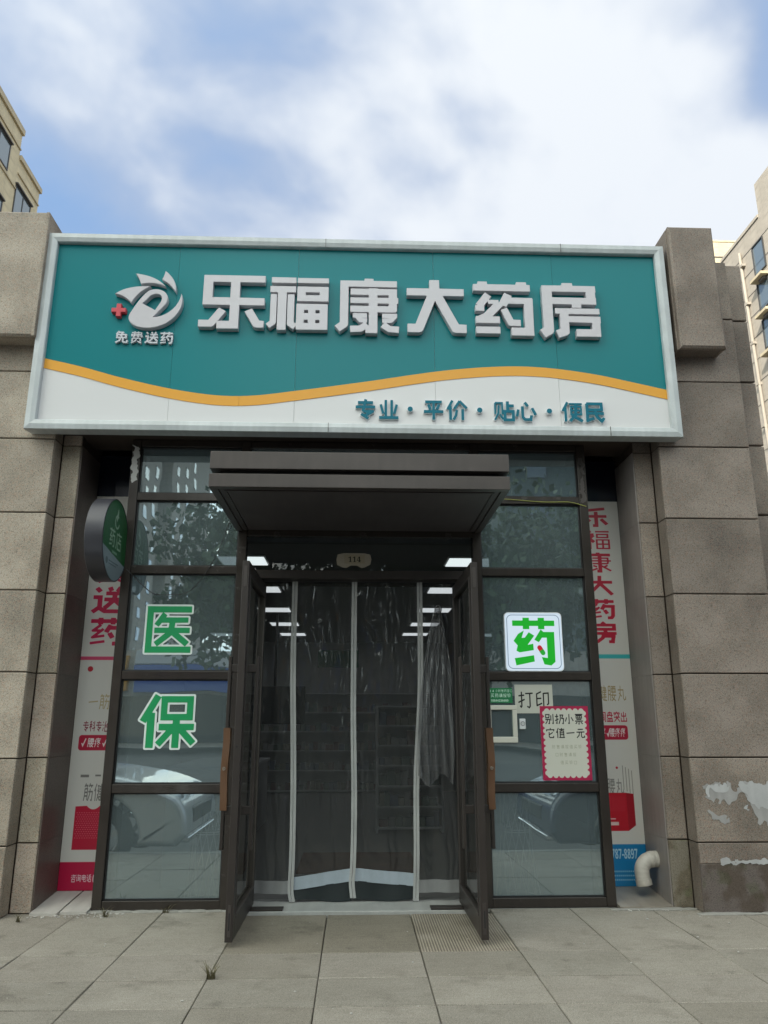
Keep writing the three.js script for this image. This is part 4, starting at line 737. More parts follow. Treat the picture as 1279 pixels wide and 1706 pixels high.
// small white stickers or reflectors at the head of the panes are pale sheets on the glass
// wires
tag(mesh('hanging_cable', tube([[-2.12, 2.83, 0.06], [-1.87, 2.615, 0.055], [-1.72, 2.60, 0.055], [-1.55, 2.63, 0.055], [-1.34, 2.92, 0.055], [-1.2, 3.3, 0.06], [-1.13, 3.4, 0.055]], 0.0035, 60), M.black, scene), 'thin black cable drooping across the left window from the round sign', 'cable');
tag(mesh('yellow_cable', tube([[1.14, 3.5, 0.2], [1.4, 3.53, 0.06], [1.75, 3.51, 0.05], [2.0, 3.51, 0.05], [2.15, 3.47, 0.05]], 0.004, 40), std(C(0.35, 0.36, 0.08), { roughness: 0.5 }), scene), 'thin yellow green cable along a transom of the right window', 'cable');
tag(mesh('lead_wire', tube([[1.14, 2.2, -0.03], [1.18, 2.17, -0.03], [1.24, 2.155, -0.03], [1.32, 2.18, -0.04]], 0.0022, 24), M.vinylWhite, scene), 'short pale lead running into the side of the light box', 'wire');

// ================================================================ PVC STRIP CURTAIN IN THE DOORWAY
{
  const cu = thing('strip_curtain', 'clear plastic door curtain with white edge strips hanging in the doorway', 'curtain', [0, 0, -0.13]);
  // panel edges, top and bottom x
  const E = [[-0.94, -0.93], [-0.60, -0.555], [-0.045, -0.035], [0.565, 0.505], [0.94, 0.93]];
  const wave = (x, y, k) => 0.014 * Math.sin(x * 17 + k * 2 + 0.7 * Math.sin(y * 2.3)) + 0.008 * Math.sin(x * 39 + y * 3 + k);
  for (let k = 0; k < 4; k++) {
    const NX = 16, NY = 24, g = new THREE.PlaneGeometry(1, 1, NX, NY), p = g.attributes.position, mid = k === 1 || k === 2;
    const lift = (u) => (k === 1 ? mix(0.115, 0.185, u) : k === 2 ? mix(0.185, 0.14, u) : 0.09);
    for (let i = 0; i < p.count; i++) {
      const u = p.getX(i) + 0.5, v = p.getY(i) + 0.5, yb = lift(u) + 0.1, y = mix(yb, 2.758, v), f = (y - 0) / 2.76;
      const xl = mix(E[k][1], E[k][0], f), xr = mix(E[k + 1][1], E[k + 1][0], f), x = mix(xl, xr, u);
      p.setXYZ(i, x, y, wave(x, y, k) * (mid ? 0.5 : 1) * (1 - 0.5 * v));
    }
    g.computeVertexNormals(); const uv = g.attributes.uv; for (let i = 0; i < p.count; i++) uv.setXY(i, p.getX(i) * 1.4 + k * 0.3, p.getY(i));
    mesh('clear_panel', g, M.pvc, cu);
    // the weighted foot band of each panel
    const b = new THREE.BoxGeometry(1, 0.1, 0.008, 10, 1, 1), q = b.attributes.position;
    for (let i = 0; i < q.count; i++) { const u = q.getX(i) + 0.5, y = lift(u) + 0.05 + q.getY(i), f = y / 2.76; const x = mix(mix(E[k][1], E[k][0], f) + 0.01, mix(E[k + 1][1], E[k + 1][0], f) - 0.01, u); q.setXYZ(i, x, y, q.getZ(i) + 0.006 + wave(x, y, k) * (mid ? 0.5 : 1)); }
    b.computeVertexNormals(); mesh('foot_band', planarUV(b.toNonIndexed()), mid ? M.pvcBlue : M.pvcGrey, cu);
    if (mid) { const fl = new THREE.PlaneGeometry(1, 1, 10, 1), t = fl.attributes.position; for (let i = 0; i < t.count; i++) { const u = t.getX(i) + 0.5, v = t.getY(i) + 0.5, y = mix(0.035 + 0.01 * Math.sin(u * 5 + k), lift(u) + 0.003, v); t.setXYZ(i, mix(E[k][1] + 0.012, E[k + 1][1] - 0.012, u), y, 0.004 + 0.012 * (1 - v) * Math.sin(u * 9 + k)); } fl.computeVertexNormals(); mesh('rubber_flap', fl, M.rubber, cu); }
  }
  for (let k = 1; k < 4; k++) {
    const [xt, xb] = E[k];
    const pts = k === 1 ? [[xt, 2.758], [xt + 0.004, 2.0], [xb - 0.008, 1.0], [xb, 0.35], [xb - 0.004, 0.1], [xb + 0.012, 0.03]] : k === 3 ? [[xt, 2.758], [xt - 0.004, 1.8], [xb + 0.012, 1.0], [xb + 0.006, 0.35], [xb - 0.004, 0.03]] : [[xt, 2.758], [xt, 1.6], [xb + 0.006, 0.8], [xb, 0.3], [xb - 0.008, 0.17], [xb + 0.004, 0.055]];
    const curve = new THREE.CatmullRomCurve3(pts.map((p) => new THREE.Vector3(p[0], p[1], 0.012)));
    for (const [dx, w] of [[-0.016, 0.011], [0.0105, 0.012]]) {
      const P = [], N = 40; for (let i = 0; i < N; i++) { const a = curve.getPoint(i / N), b = curve.getPoint((i + 1) / N); const c = (p, sx, z) => [p.x + dx + sx * w, p.y, p.z + z]; const zz = 0.01; P.push(...c(a, -1, zz), ...c(b, -1, zz), ...c(b, 1, zz), ...c(a, -1, zz), ...c(b, 1, zz), ...c(a, 1, zz)); for (const sd of [-1, 1]) P.push(...c(a, sd, 0), ...c(b, sd, 0), ...c(b, sd, zz), ...c(a, sd, 0), ...c(b, sd, zz), ...c(a, sd, zz)); }
      const g = new THREE.BufferGeometry(); g.setAttribute('position', new THREE.Float32BufferAttribute(P, 3)); g.computeVertexNormals(); mesh('edge_strip', planarUV(g), M.pvcWhite, cu);
    }
  }
  { // sheet gathered and knotted up at the right
    const g = new THREE.PlaneGeometry(1, 1, 60, 40), p = g.attributes.position;
    for (let i = 0; i < p.count; i++) {
      const u = p.getX(i) * 2, v = p.getY(i) + 0.5, y = mix(1.0, 2.47, v), w = 0.03 + 0.13 * Math.pow(Math.sin(Math.min(1, (1 - v) * 1.05) * Math.PI * 0.62), 0.8);
      p.setXYZ(i, 0.73 + u * w - 0.05 * (1 - v), y + 0.05 * Math.sin(u * 4), 0.06 + 0.035 * (1 - 0.6 * v) * Math.sin(u * 13 + 3 * Math.sin(v * 4)) + 0.012 * Math.sin(u * 29 + v * 17));
    }
    g.computeVertexNormals(); mesh('gathered_sheet', g, M.pvcBundle, cu);
    mesh('knot', new THREE.SphereGeometry(0.035, 14, 10).scale(1, 1.3, 0.8).translate(0.73, 2.5, 0.06), M.pvcBundle, cu);
  }
  mesh('top_rail', box(-0.94, 0.94, 2.72, 2.7585, -0.035, -0.02), M.aluDoor, cu);
}

// ================================================================ INSIDE THE SHOP
{
  const spots = [[-1.3, -1.5], [-1.33, -3.45], [-1.35, -5.45], [-1.35, -7.35], [-1.33, -9.1], [1.25, -1.5], [1.22, -3.45], [1.24, -5.4], [1.25, -7.3], [1.2, -9.0], [-2.75, -9.2], [2.6, -9.1]];
  const where = ['nearest the door', 'second from the door', 'third from the door', 'fourth from the door', 'fifth from the door'];
  spots.forEach(([x, z], i) => {
    const g = thing('ceiling_light', i < 10 ? `bright square ceiling panel lamp in the ${i < 5 ? 'left' : 'right'} row, ${where[i % 5]}` : `bright square ceiling panel lamp at the back by the ${x < 0 ? 'left' : 'right'} wall`, 'ceiling light', [x, 3.235, z], 'ceiling panel lamps in the shop');
    mesh('lamp_frame', box(-0.27, 0.27, 0, 0.0145, -0.235, 0.235), M.white, g);
    mesh('diffuser', box(-0.25, 0.25, -0.008, -0.0005, -0.215, 0.215), M.lamp, g);
    const l = new THREE.RectAreaLight(C(0.93, 0.97, 1), 0.85, 0.5, 0.43); l.position.set(0, -0.01, 0); l.rotation.x = -Math.PI / 2; g.add(l);
  });
  const mt = tag(mesh('door_mat', rbox(-0.62, 0.64, 0.001, 0.012, -2.75, -1.5, 0.004), M.mat, scene), 'brown floor mat just inside the doorway', 'mat');
  // medicine shelf to the right, cabinet row at the back, counter and screen on the left
  const shelf = (name, label, x, z, w, h, n, boxes) => {
    const s = thing(name, label, 'shelf', [x, 0, z]);
    mesh('frame', [box(-w / 2, -w / 2 + 0.03, 0, h, -0.2, 0.2), box(w / 2 - 0.03, w / 2, 0, h, -0.2, 0.2), box(-w / 2 + 0.03, w / 2 - 0.03, 0, h, -0.2, -0.18)], M.cabinet, s);
    for (let i = 0; i <= n; i++) mesh('shelf_board', box(-w / 2 + 0.0305, w / 2 - 0.0305, 0.05 + ((h - 0.08) * i) / n, 0.075 + ((h - 0.08) * i) / n, -0.178, 0.198), M.cabinet, s);
    const cols = [C(0.3, 0.3, 0.29), C(0.22, 0.14, 0.13), C(0.14, 0.17, 0.22), C(0.24, 0.23, 0.18), C(0.15, 0.2, 0.17)].map((c) => std(c));
    if (boxes) for (let i = 0; i < n; i++) for (let x2 = -w / 2 + 0.05; x2 < w / 2 - 0.12;) { const bw = rnd(0.06, 0.12), bh = rnd(0.08, Math.min(0.2, (h / n) * 0.7)), y = 0.0755 + ((h - 0.08) * i) / n; mesh('medicine_box', box(x2, x2 + bw, y, y + bh, -0.02, 0.15), cols[Math.floor(R() * 5)], s); x2 += bw + 0.008; }
  };
  shelf('medicine_shelf', 'white display shelf of boxed goods right of the middle of the shop', 0.75, -4.6, 0.95, 1.72, 6, true);
  shelf('wall_shelf', 'long stocked shelf against the rear wall of the shop', -0.6, -10.6, 4.6, 2.1, 5, true);
  const ct = thing('shop_counter', 'pale shop counter along the left side inside', 'counter', [-1.9, 0, -4.6]);
  mesh('body', box(-0.5, 0.5, 0, 0.9, -1.2, 1.2), M.cabinet, ct); mesh('counter_top', rbox(-0.53, 0.53, 0.901, 0.94, -1.23, 1.23, 0.008), M.white, ct);
  const sc = thing('wall_screen', 'dark flat screen hanging at the left inside the shop', 'screen', [-1.35, 1.75, -6.0]);
  mesh('panel', rbox(-0.5, 0.5, -0.3, 0.3, -0.03, 0.03, 0.01), M.black, sc); mesh('mount', box(-0.02, 0.02, 0.3, 1.48, -0.02, 0.02), M.black, sc);
  const hs = thing('green_sign_panel', 'dim green hanging sign panel deep inside the shop', 'sign', [-0.35, 2.62, -7.6]);
  mesh('panel', box(-0.38, 0.38, -0.16, 0.16, -0.015, 0.015), std(C(0.03, 0.12, 0.07), { roughness: 0.4 }), hs); mesh('hanger', [rod([-0.3, 0.16, 0], [-0.3, 0.6, 0], 0.006), rod([0.3, 0.16, 0], [0.3, 0.6, 0], 0.006)], M.steel, hs);
  // partition behind the hatch, curtain, white board
  tag(mesh('hatch_partition', box(1.14, 1.62, 0.98, 1.85, -0.12, -0.09), std(C(0.36, 0.38, 0.36), { roughness: 0.6, map: dirtMap }), scene), 'grey board behind the hatch and notices of the right window', 'board');
  const curtain = (x0, x1, y0, y1, z, k) => { const g = new THREE.PlaneGeometry(x1 - x0, y1 - y0, 60, 1), p = g.attributes.position; for (let i = 0; i < p.count; i++) p.setZ(i, 0.03 * Math.sin(p.getX(i) * 36 + k) + 0.012 * Math.sin(p.getX(i) * 71)); g.computeVertexNormals(); g.translate((x0 + x1) / 2, (y0 + y1) / 2, z); return g; };
  tag(mesh('window_curtain', curtain(1.3, 1.74, 1.9, 3.22, -0.5, 0), M.curtain, scene), 'pale grey curtain behind the upper right panes', 'curtain');
  tag(mesh('window_curtain', curtain(1.15, 1.36, 0.02, 0.98, -0.42, 2), M.curtain, scene), 'pale grey curtain end behind the lowest right pane', 'curtain');
  tag(mesh('display_board', box(-1.74, -1.5, 0.06, 0.92, -0.5, -0.47), std(C(0.62, 0.68, 0.66), { roughness: 0.5 }), scene), 'pale upright board behind the lowest left pane', 'board');
  // wire plant stands
  const stand = (x, z, label) => {
    const s = thing('plant_stand', label, 'plant stand', [x, 0.0, z], 'criss cross wire plant stands inside the windows');
    const g = [], N = 14, ring = (r, y) => g.push(new THREE.TorusGeometry(r, 0.0035, 5, 40).rotateX(Math.PI / 2).translate(0, y, 0));
    ring(0.2, 0.01); ring(0.13, 0.55); ring(0.14, 0.57); ring(0.17, 0.93);
    for (let i = 0; i < N; i++) for (const t of [1, -1]) { const a = (i / N) * Math.PI * 2, b = a + t * 1.3; g.push(rod([0.2 * Math.cos(a), 0.01, 0.2 * Math.sin(a)], [0.15 * Math.cos(b), 0.93, 0.15 * Math.sin(b)], 0.0028, 5)); }
    mesh('wire_frame', g, M.wire, s);
    mesh('pot', new THREE.LatheGeometry([[0, 0.3], [0.09, 0.3], [0.11, 0.56], [0.1, 0.56], [0.095, 0.5], [0, 0.5]].map((p) => new THREE.Vector2(...p)), 24), std(C(0.05, 0.06, 0.05), { roughness: 0.6 }), s);
    const leaves = []; for (let i = 0; i < 60; i++) { const q = new THREE.PlaneGeometry(0.035, 0.09); q.translate(0, 0.045, 0); q.rotateX(rnd(-1.1, 1.1)); q.rotateY(rnd(0, 6.28)); const a = rnd(0, 6.28), r = rnd(0, 0.09); q.translate(r * Math.cos(a), rnd(0.5, 0.66), r * Math.sin(a)); leaves.push(q); }
    mesh('foliage', leaves, M.leafDark, s);
  };
  stand(-1.3, -0.3, 'criss cross wire plant stand behind the lowest left pane'); stand(1.42, -0.34, 'criss cross wire plant stand behind the lowest right pane');
  const pl = thing('potted_plant', 'small dark potted plant behind the hand lettered notice', 'potted plant', [1.5, 0.99, -0.3]);
  mesh('pot', new THREE.LatheGeometry([[0, 0], [0.05, 0], [0.07, 0.11], [0.06, 0.11], [0.055, 0.09], [0, 0.09]].map((p) => new THREE.Vector2(...p)), 20), M.black, pl);
  const lv = []; for (let i = 0; i < 70; i++) { const q = new THREE.PlaneGeometry(0.022, 0.06); q.translate(0, 0.03, 0); q.rotateX(rnd(-1.3, 1.3)); q.rotateY(rnd(0, 6.28)); q.translate(rnd(-0.08, 0.08), rnd(0.1, 0.19), rnd(-0.06, 0.06)); lv.push(q); }
  mesh('foliage', lv, M.leafDark, pl);
  tag(mesh('window_shelf', box(1.2, 2.08, 0.955, 0.985, -0.45, -0.2), M.cabinet, scene), 'narrow shelf carrying the potted plant inside the right window', 'shelf');
}

// ================================================================ PIPE, PASTE MARKS, DEBRIS
{
  const p = thing('drain_elbow', 'cream plastic drain elbow sticking out of the stone reveal at right', 'pipe', [2.618, 0.335, -0.17]);
  const path = new THREE.CatmullRomCurve3([[0.02, 0, 0], [-0.05, 0, 0.01], [-0.1, -0.012, 0.02], [-0.145, -0.06, 0.03], [-0.15, -0.13, 0.035], [-0.14, -0.2, 0.04]].map((q) => new THREE.Vector3(...q)));
  mesh('elbow', new THREE.TubeGeometry(path, 40, 0.062, 28, false), M.pipe, p);
  const e0 = path.getPoint(0.999), t0 = path.getTangent(0.999), q = new THREE.Quaternion().setFromUnitVectors(new THREE.Vector3(0, 1, 0), t0);
  mesh('rim', new THREE.LatheGeometry([[0.05, -0.045], [0.05, 0.002], [0.067, 0.002], [0.067, -0.045]].map((v) => new THREE.Vector2(...v)), 28).applyQuaternion(q).translate(e0.x, e0.y, e0.z), M.pipe, p);
  mesh('bore', new THREE.CircleGeometry(0.052, 24).rotateX(Math.PI / 2).applyQuaternion(q).translate(e0.x - t0.x * 0.02, e0.y - t0.y * 0.02, e0.z - t0.z * 0.02), M.pipeIn, p);
  for (const u of [0.1, 0.22]) { const c = path.getPoint(u), t = path.getTangent(u), r = new THREE.Quaternion().setFromUnitVectors(new THREE.Vector3(0, 1, 0), t); mesh('collar', new THREE.LatheGeometry([[0.06, -0.018], [0.067, -0.016], [0.067, 0.016], [0.06, 0.018]].map((v) => new THREE.Vector2(...v)), 28).applyQuaternion(r).translate(c.x, c.y, c.z), M.pipe, p); }
}
// torn paper and paste left on the right pier: ragged thin sheets
function ragged(x0, x1, y0, y1, seed, z, edge, cover, mat, cell = 90) {
  const f = (x, y) => { const e = Math.max(x0 - x, x - x1, y0 - y, y - y1); const n = fbm3(x * 26, y * 26, seed, 6, seed) - 0.5, m = fbm3(x * 5, y * 5, seed + 4, 3, seed + 9); return Math.max(e + n * edge, (m - cover) * 0.2); };
  const l = outlines(f, 0, x0 - 0.08, y0 - 0.08, x1 + 0.08, y1 + 0.08, cell, 0.0012);
  const g = new THREE.ExtrudeGeometry(shapesOf(l, 1, -1), { depth: 0.0012, bevelEnabled: false, curveSegments: 1 }); g.translate(0, 0, z); return planarUV(g, seed, 0);
}
{
  const paper = std(C(0.52, 0.52, 0.52), { roughness: 0.85, map: dirtMap }), paste = std(C(0.40, 0.39, 0.38), { roughness: 0.9, map: dirtMap });
  const t = thing('torn_poster', 'patch of torn grey white paper pasted on the right stone pier', 'torn poster', [0, 0, 0.2845]);
  mesh('paste_patch', ragged(2.93, 3.6, 0.70, 0.98, 3, 0, 0.16, 0.60, paste, 150), paste, t); mesh('paper_patch', ragged(2.93, 3.62, 0.80, 0.99, 8, 0.0016, 0.12, 0.62, paper, 150), paper, t);
  const u = thing('paste_streak', 'thin white streak of old paste near foot of the right pier', 'paste', [0, 0, 0.2845]);
  mesh('streak', ragged(2.98, 3.6, 0.365, 0.40, 5, 0, 0.06, 0.66, paste, 150), paper, u);
  const chips = []; const q = rng(5);
  const spot = (x, z, s) => { const g = new THREE.DodecahedronGeometry(s, 0); g.scale(1 + q(), 0.4 + 0.4 * q(), 1 + q()); g.rotateY(q() * 6); g.translate(x, 0.002, z); return g; };
  for (let i = 0; i < 90; i++) chips.push(spot(-2.6 + q() * 0.75, 0.1 + q() * 0.16, 0.003 + 0.008 * q() * q()));
  for (let i = 0; i < 40; i++) chips.push(spot(2.2 + q() * 1.3, 0.12 + q() * 0.35, 0.003 + 0.008 * q() * q()));
  for (let i = 0; i < 30; i++) chips.push(spot(-3 + q() * 6, 0.3 + q() * 2.2, 0.002 + 0.004 * q()));
  tag(mesh('plaster_crumbs', chips, M.slabWhite, scene), 'scattered pale plaster crumbs along the foot of the wall', 'debris', null, 'stuff');
  const mort = []; for (let i = 0; i < 46; i++) { const g = new THREE.DodecahedronGeometry(0.03 + 0.03 * q(), 1); g.scale(1.6, 0.22, 0.8); g.translate(i < 23 ? -2.15 + i * 0.05 : 2.15 + (i - 23) * 0.06, 0, (i < 23 ? 0.055 : i < 34 ? 0.12 : 0.3) + 0.01 * q()); mort.push(g); }
  tag(mesh('mortar_fillet', mort, M.concrete, scene), 'rough mortar fillet where the wall meets the paving', 'mortar', null, 'stuff');
  const weed = (x, z, n, h, label) => { const g = []; for (let i = 0; i < n; i++) { const l = h * (0.5 + q()), b = new THREE.PlaneGeometry(0.006 + 0.006 * q(), l, 1, 3); b.translate(0, l / 2, 0); const p = b.attributes.position; for (let k = 0; k < p.count; k++) { const y = p.getY(k); p.setZ(k, p.getZ(k) + (y * y) / l * 0.9); p.setX(k, p.getX(k) * (1 - (0.8 * y) / l)); } b.rotateY(q() * 6.3); b.translate(x + (q() - 0.5) * 0.05, 0, z + (q() - 0.5) * 0.03); g.push(b); } const m = tag(mesh('weed', g, std(C(0.115, 0.10, 0.05), { roughness: 0.9, side: THREE.DoubleSide }), scene), label, 'weed', 'weeds in the paving joints'); m.geometry.computeVertexNormals(); };
  weed(-0.885, 1.78, 34, 0.06, 'dry weed tuft in the joint in front of the left door'); weed(-2.0, 0.22, 16, 0.07, 'green weed tuft at the foot of the left window'); weed(-2.62, 0.36, 14, 0.05, 'small weed at the foot of the left stone pier'); weed(-1.55, 0.1, 14, 0.05, 'weed tuft at the sill below the left window');
}

{
  const tape = std(C(0.5, 0.49, 0.47), { roughness: 0.8 });
  tag(mesh('torn_tape', ragged(-2.158, -2.105, 3.62, 4.02, 15, 0.0455, 0.07, 0.62, tape, 120), tape, scene), 'torn pale tape peeling from the head of the left outer post', 'tape');
  tag(mesh('torn_tape', ragged(2.105, 2.15, 3.5, 3.95, 16, 0.0455, 0.08, 0.42, tape, 120), M.aluGrey, scene), 'worn dull tape remnant on the head of the right outer post', 'tape');
}
// ================================================================ SURROUNDINGS
function windowSet(parent, name, spots, w, h, axis, face, frameMat, glassMat, cill) {
  const fg = new THREE.BoxGeometry(axis === 'x' ? 0.1 : w + 0.16, h + 0.16, axis === 'x' ? w + 0.16 : 0.1), gg = new THREE.BoxGeometry(axis === 'x' ? 0.06 : w, h, axis === 'x' ? w : 0.06);
  for (const [a, y] of spots) {
    const g = grp(name, parent); g.position.set(axis === 'x' ? face : a, y, axis === 'x' ? a : face);
    mesh('frame', fg, frameMat, g); const p = mesh('pane', gg, glassMat, g); p.position[axis] = (axis === 'x' ? Math.sign(cill) : Math.sign(cill)) * 0.05;
  }
}
{ // left: sandy stepped apartment block, its right hand flank in view
  const b = thing('apartment_block', 'sandy stepped apartment block rising behind the left pier', 'apartment block');
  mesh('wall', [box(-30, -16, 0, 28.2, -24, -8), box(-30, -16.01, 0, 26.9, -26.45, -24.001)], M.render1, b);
  mesh('parapet', [box(-30.1, -15.9, 28.2, 28.5, -24.05, -7.9), box(-30.1, -15.91, 26.9, 27.15, -26.5, -24.052)], M.render3, b);
  mesh('string_course', [box(-16, -15.94, 27.35, 27.42, -24, -8), box(-16, -15.94, 25.25, 25.33, -24, -8), box(-16.01, -15.95, 26.15, 26.22, -26.45, -24.05)], M.render3, b);
  const win = (z0, z1, y0, y1, n) => { const w = grp('window', b); mesh('frame', [box(-16, -15.965, y0, y0 + 0.06, z0, z1), box(-16, -15.965, y1 - 0.06, y1, z0, z1), ...Array.from({ length: n + 1 }, (_, i) => { const z = mix(z0 + 0.03, z1 - 0.03, i / n); return box(-16, -15.966, y0 + 0.06, y1 - 0.06, z - 0.03, z + 0.03); })], M.winFrame, w); for (let i = 0; i < n; i++) mesh('pane', box(-16, -15.985, y0 + 0.061, y1 - 0.061, mix(z0 + 0.03, z1 - 0.03, i / n) + 0.031, mix(z0 + 0.03, z1 - 0.03, (i + 1) / n) - 0.031), M.winGlassFar, w); mesh('hood', box(-16, -15.88, y1 + 0.02, y1 + 0.09, z0 - 0.05, z1 + 0.05), M.towerDark, w); };
  for (let f = 0; f < 4; f++) { win(-23.1, -21.0, 25.5 - f * 3, 26.9 - f * 3, 2); win(-25.7, -24.05, 24.0 - f * 3, 25.55 - f * 3, 2); win(-17, -14.8, 25.5 - f * 3, 26.9 - f * 3, 2); }
}
{ // right: pale stone apartment block seen along its left flank
  const b = thing('apartment_block', 'pale stone apartment block with blue windows and rainwater pipe at right', 'apartment block');
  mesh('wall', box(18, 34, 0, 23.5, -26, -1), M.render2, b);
  mesh('parapet', box(17.95, 34.1, 23.5, 23.65, -26.05, -22.42), M.render2, b);
  mesh('roof_housing', box(18.0, 26, 23.501, 25.2, -22.4, -1), M.render2, b);
  for (const [y0, y1] of [[21.0, 22.4], [19.25, 20.55], [17.4, 18.7]]) for (const z of [-22.4, -18.2, -14.2]) {
    const w = grp('window', b); mesh('frame', [box(17.94, 18, y0 - 0.04, y0, z - 0.85, z + 0.1), box(17.94, 18, y1, y1 + 0.04, z - 0.85, z + 0.1), box(17.94, 18, y0, y1, z - 0.85, z - 0.8), box(17.94, 18, y0, y1, z + 0.05, z + 0.1)], M.winFrame, w);
    mesh('pane', box(17.985, 18, y0 + 0.001, y1 - 0.001, z - 0.799, z + 0.049), M.winGlassFar, w); mesh('ledge', box(17.6, 18, y0 - 0.5, y0 - 0.38, z - 0.75, z + 0.2), M.render3, w); mesh('ledge_bracket', box(17.8, 18, y0 - 0.62, y0 - 0.501, z - 0.4, z + 0.0), M.towerDark, w);
  }
  for (let y = 12; y < 23; y += 1.05) mesh('string_course', box(17.985, 18, y, y + 0.025, -26, -10), M.towerDark, b);
  mesh('rainwater_pipe', [rod([17.9, 12, -23.9], [17.9, 22.8, -24.2], 0.07, 10), ...[14, 16, 18, 20, 22].map((y) => box(17.82, 17.999, y, y + 0.12, -24.2, -23.95))], M.render2, b);
  const c = thing('distant_tower', 'sunlit yellow tower top peeping out far behind the right pier', 'tower block');
  mesh('wall', box(27.6, 44, 0, 38.0, -65, -45), M.render3, c); mesh('parapet', box(27.55, 44.05, 38.0, 38.15, -65.05, -44.95), M.render3, c); mesh('string_course', box(27.6, 44, 36.6, 36.68, -45, -44.95), M.towerDark, c);
}
{ // across the street, seen in the shop's glass: grey tower with many windows
  const t = thing('residential_tower', 'tall grey beige tower across the street mirrored in the upper left panes', 'tower block');
  mesh('wall', [box(-72, -31, 0, 84, 90, 96), box(-72, -35.5, 0, 84, 96.01, 102), box(-72, -31.5, 0, 84, 102.01, 112), box(-72, -35, 0, 84, 112.01, 118), box(-72, -31, 0, 84, 118.01, 150)], M.towerLight, t);
  mesh('dark_bay', [box(-38.4, -35.4, 0, 84, 95.9, 96.5), box(-35.49, -33.6, 0, 84, 96.5, 101.5)], M.towerDark, t); mesh('teal_bay', box(-34.99, -33.2, 0, 84, 112.5, 117.5), M.towerTeal, t);
  const sp = [], sx = []; for (let f = 0; f < 18; f++) { const y = 9 + f * 3; sp.push([-34, y], [-40, y], [-46, y]); sx.push([92.6, y], [104.4, y + 1.4], [109.2, y], [122, y + 1.4], [128, y], [134, y]); }
  windowSet(t, 'window', sp, 1.5, 1.7, 'z', 90, M.winFrame, M.winGlass, -1);
  windowSet(t, 'window', sx.filter((q) => q[0] < 100 || q[0] > 117), 1.5, 1.7, 'x', -31, M.winFrame, M.winGlass, 1);
  windowSet(t, 'window', sx.filter((q) => q[0] > 100 && q[0] < 117), 1.5, 1.7, 'x', -31.5, M.winFrame, M.winGlass, 1);
  const s = thing('office_block', 'shaded mid rise block across the street mirrored darkly in the right panes', 'office block');
  mesh('wall', box(12, 62, 0, 25, 54, 66), M.towerTeal, s); mesh('parapet', box(11.9, 62.1, 25, 25.8, 53.9, 66.1), M.towerDark, s);
  const ws = []; for (let f = 0; f < 6; f++) for (let k = 0; k < 10; k++) ws.push([15 + k * 4.6, 6 + f * 3.2]);
  windowSet(s, 'window', ws, 1.8, 1.6, 'z', 54, M.winFrame, M.winGlassFar, -1);
  const r = thing('shop_row', 'low row of shops across the street with orange and blue sign bands', 'shop row');
  mesh('wall', box(-60, 40, 0, 5.6, 40, 52), M.towerLight, r);
  mesh('shopfront_glass', box(-58, 38, 0.3, 3.0, 39.9, 40), M.carGlass, r);
  mesh('orange_sign', rbox(-19, -13.4, 3.3, 5.2, 39.6, 40, 0.03), M.signOrange, r); mesh('blue_sign', rbox(-13, -3, 3.2, 4.6, 39.6, 40, 0.03), std(C(0.04, 0.12, 0.5), { roughness: 0.4 }), r); mesh('white_sign', rbox(-13, -5, 4.65, 5.5, 39.6, 40, 0.03), M.white, r);
}
function tree(x, z, h, rr, seed, label, dense) {
  const q = rng(seed), t = thing('street_tree', label, 'tree', [x, 0, z], 'street trees behind the camera');
  const trunk = [tubeT([[0, -0.1, 0], [0.05, h * 0.25, 0.03], [-0.03, h * 0.5, 0.0], [0.02, h * 0.8, 0.02]], 0.14, 0.04)];
  const ends = []; for (let i = 0; i < 12; i++) { const a = q() * 6.28, y0 = h * (0.32 + 0.4 * q()), L = rr * (0.5 + 0.5 * q()), e = [Math.cos(a) * L, y0 + L * (0.4 + 0.6 * q()), Math.sin(a) * L]; trunk.push(tubeT([[0, y0, 0], [e[0] * 0.5, (y0 + e[1]) / 2 + 0.1, e[2] * 0.5], e], 0.05, 0.012)); ends.push(e); }
  mesh('trunk', trunk, M.bark, t);
  const n = dense, lg = new THREE.PlaneGeometry(0.11, 0.17), im = new THREE.InstancedMesh(lg, M.leaf, n), o = new THREE.Object3D();
  for (let i = 0; i < n; i++) { const e = q() < 0.8 ? ends[Math.floor(q() * ends.length)] : [(q() - 0.5) * rr, h * (0.55 + 0.4 * q()), (q() - 0.5) * rr], s = rr * 0.5 * Math.cbrt(q()), a = q() * 6.28, c = 2 * q() - 1, b = Math.sqrt(1 - c * c); o.position.set(e[0] + s * b * Math.cos(a), e[1] + s * c * 0.8, e[2] + s * b * Math.sin(a)); o.rotation.set(q() * 6, q() * 6, q() * 6); o.scale.setScalar(0.7 + 0.8 * q()); o.updateMatrix(); im.setMatrixAt(i, o.matrix); }
  im.name = 'crown'; im.castShadow = im.receiveShadow = true; im.userData.kind = 'stuff'; t.add(im);
}
function tubeT(pts, r0, r1) { const c = new THREE.CatmullRomCurve3(pts.map((p) => new THREE.Vector3(...p))), g = new THREE.TubeGeometry(c, 12, 1, 8, false), p = g.attributes.position, n = g.attributes.normal; for (let i = 0; i < p.count; i++) { const k = Math.floor(i / 9) / 12, a = c.getPointAt(k), r = mix(r0, r1, k); p.setXYZ(i, a.x + n.getX(i) * r, a.y + n.getY(i) * r, a.z + n.getZ(i) * r); } return g; }
tree(-2.3, 13, 7.2, 2.4, 21, 'leafy street tree mirrored in the left window beside the tower', 5200);
tree(3.4, 13.5, 8.0, 2.7, 22, 'leafy street tree mirrored in the right window panes', 6500);
tree(8.0, 14.5, 8.6, 3.0, 23, 'leafy street tree furthest right on the street behind the camera', 6500);
tree(0.6, 16, 7.4, 2.3, 24, 'leafy street tree straight across from the shop door', 5000);
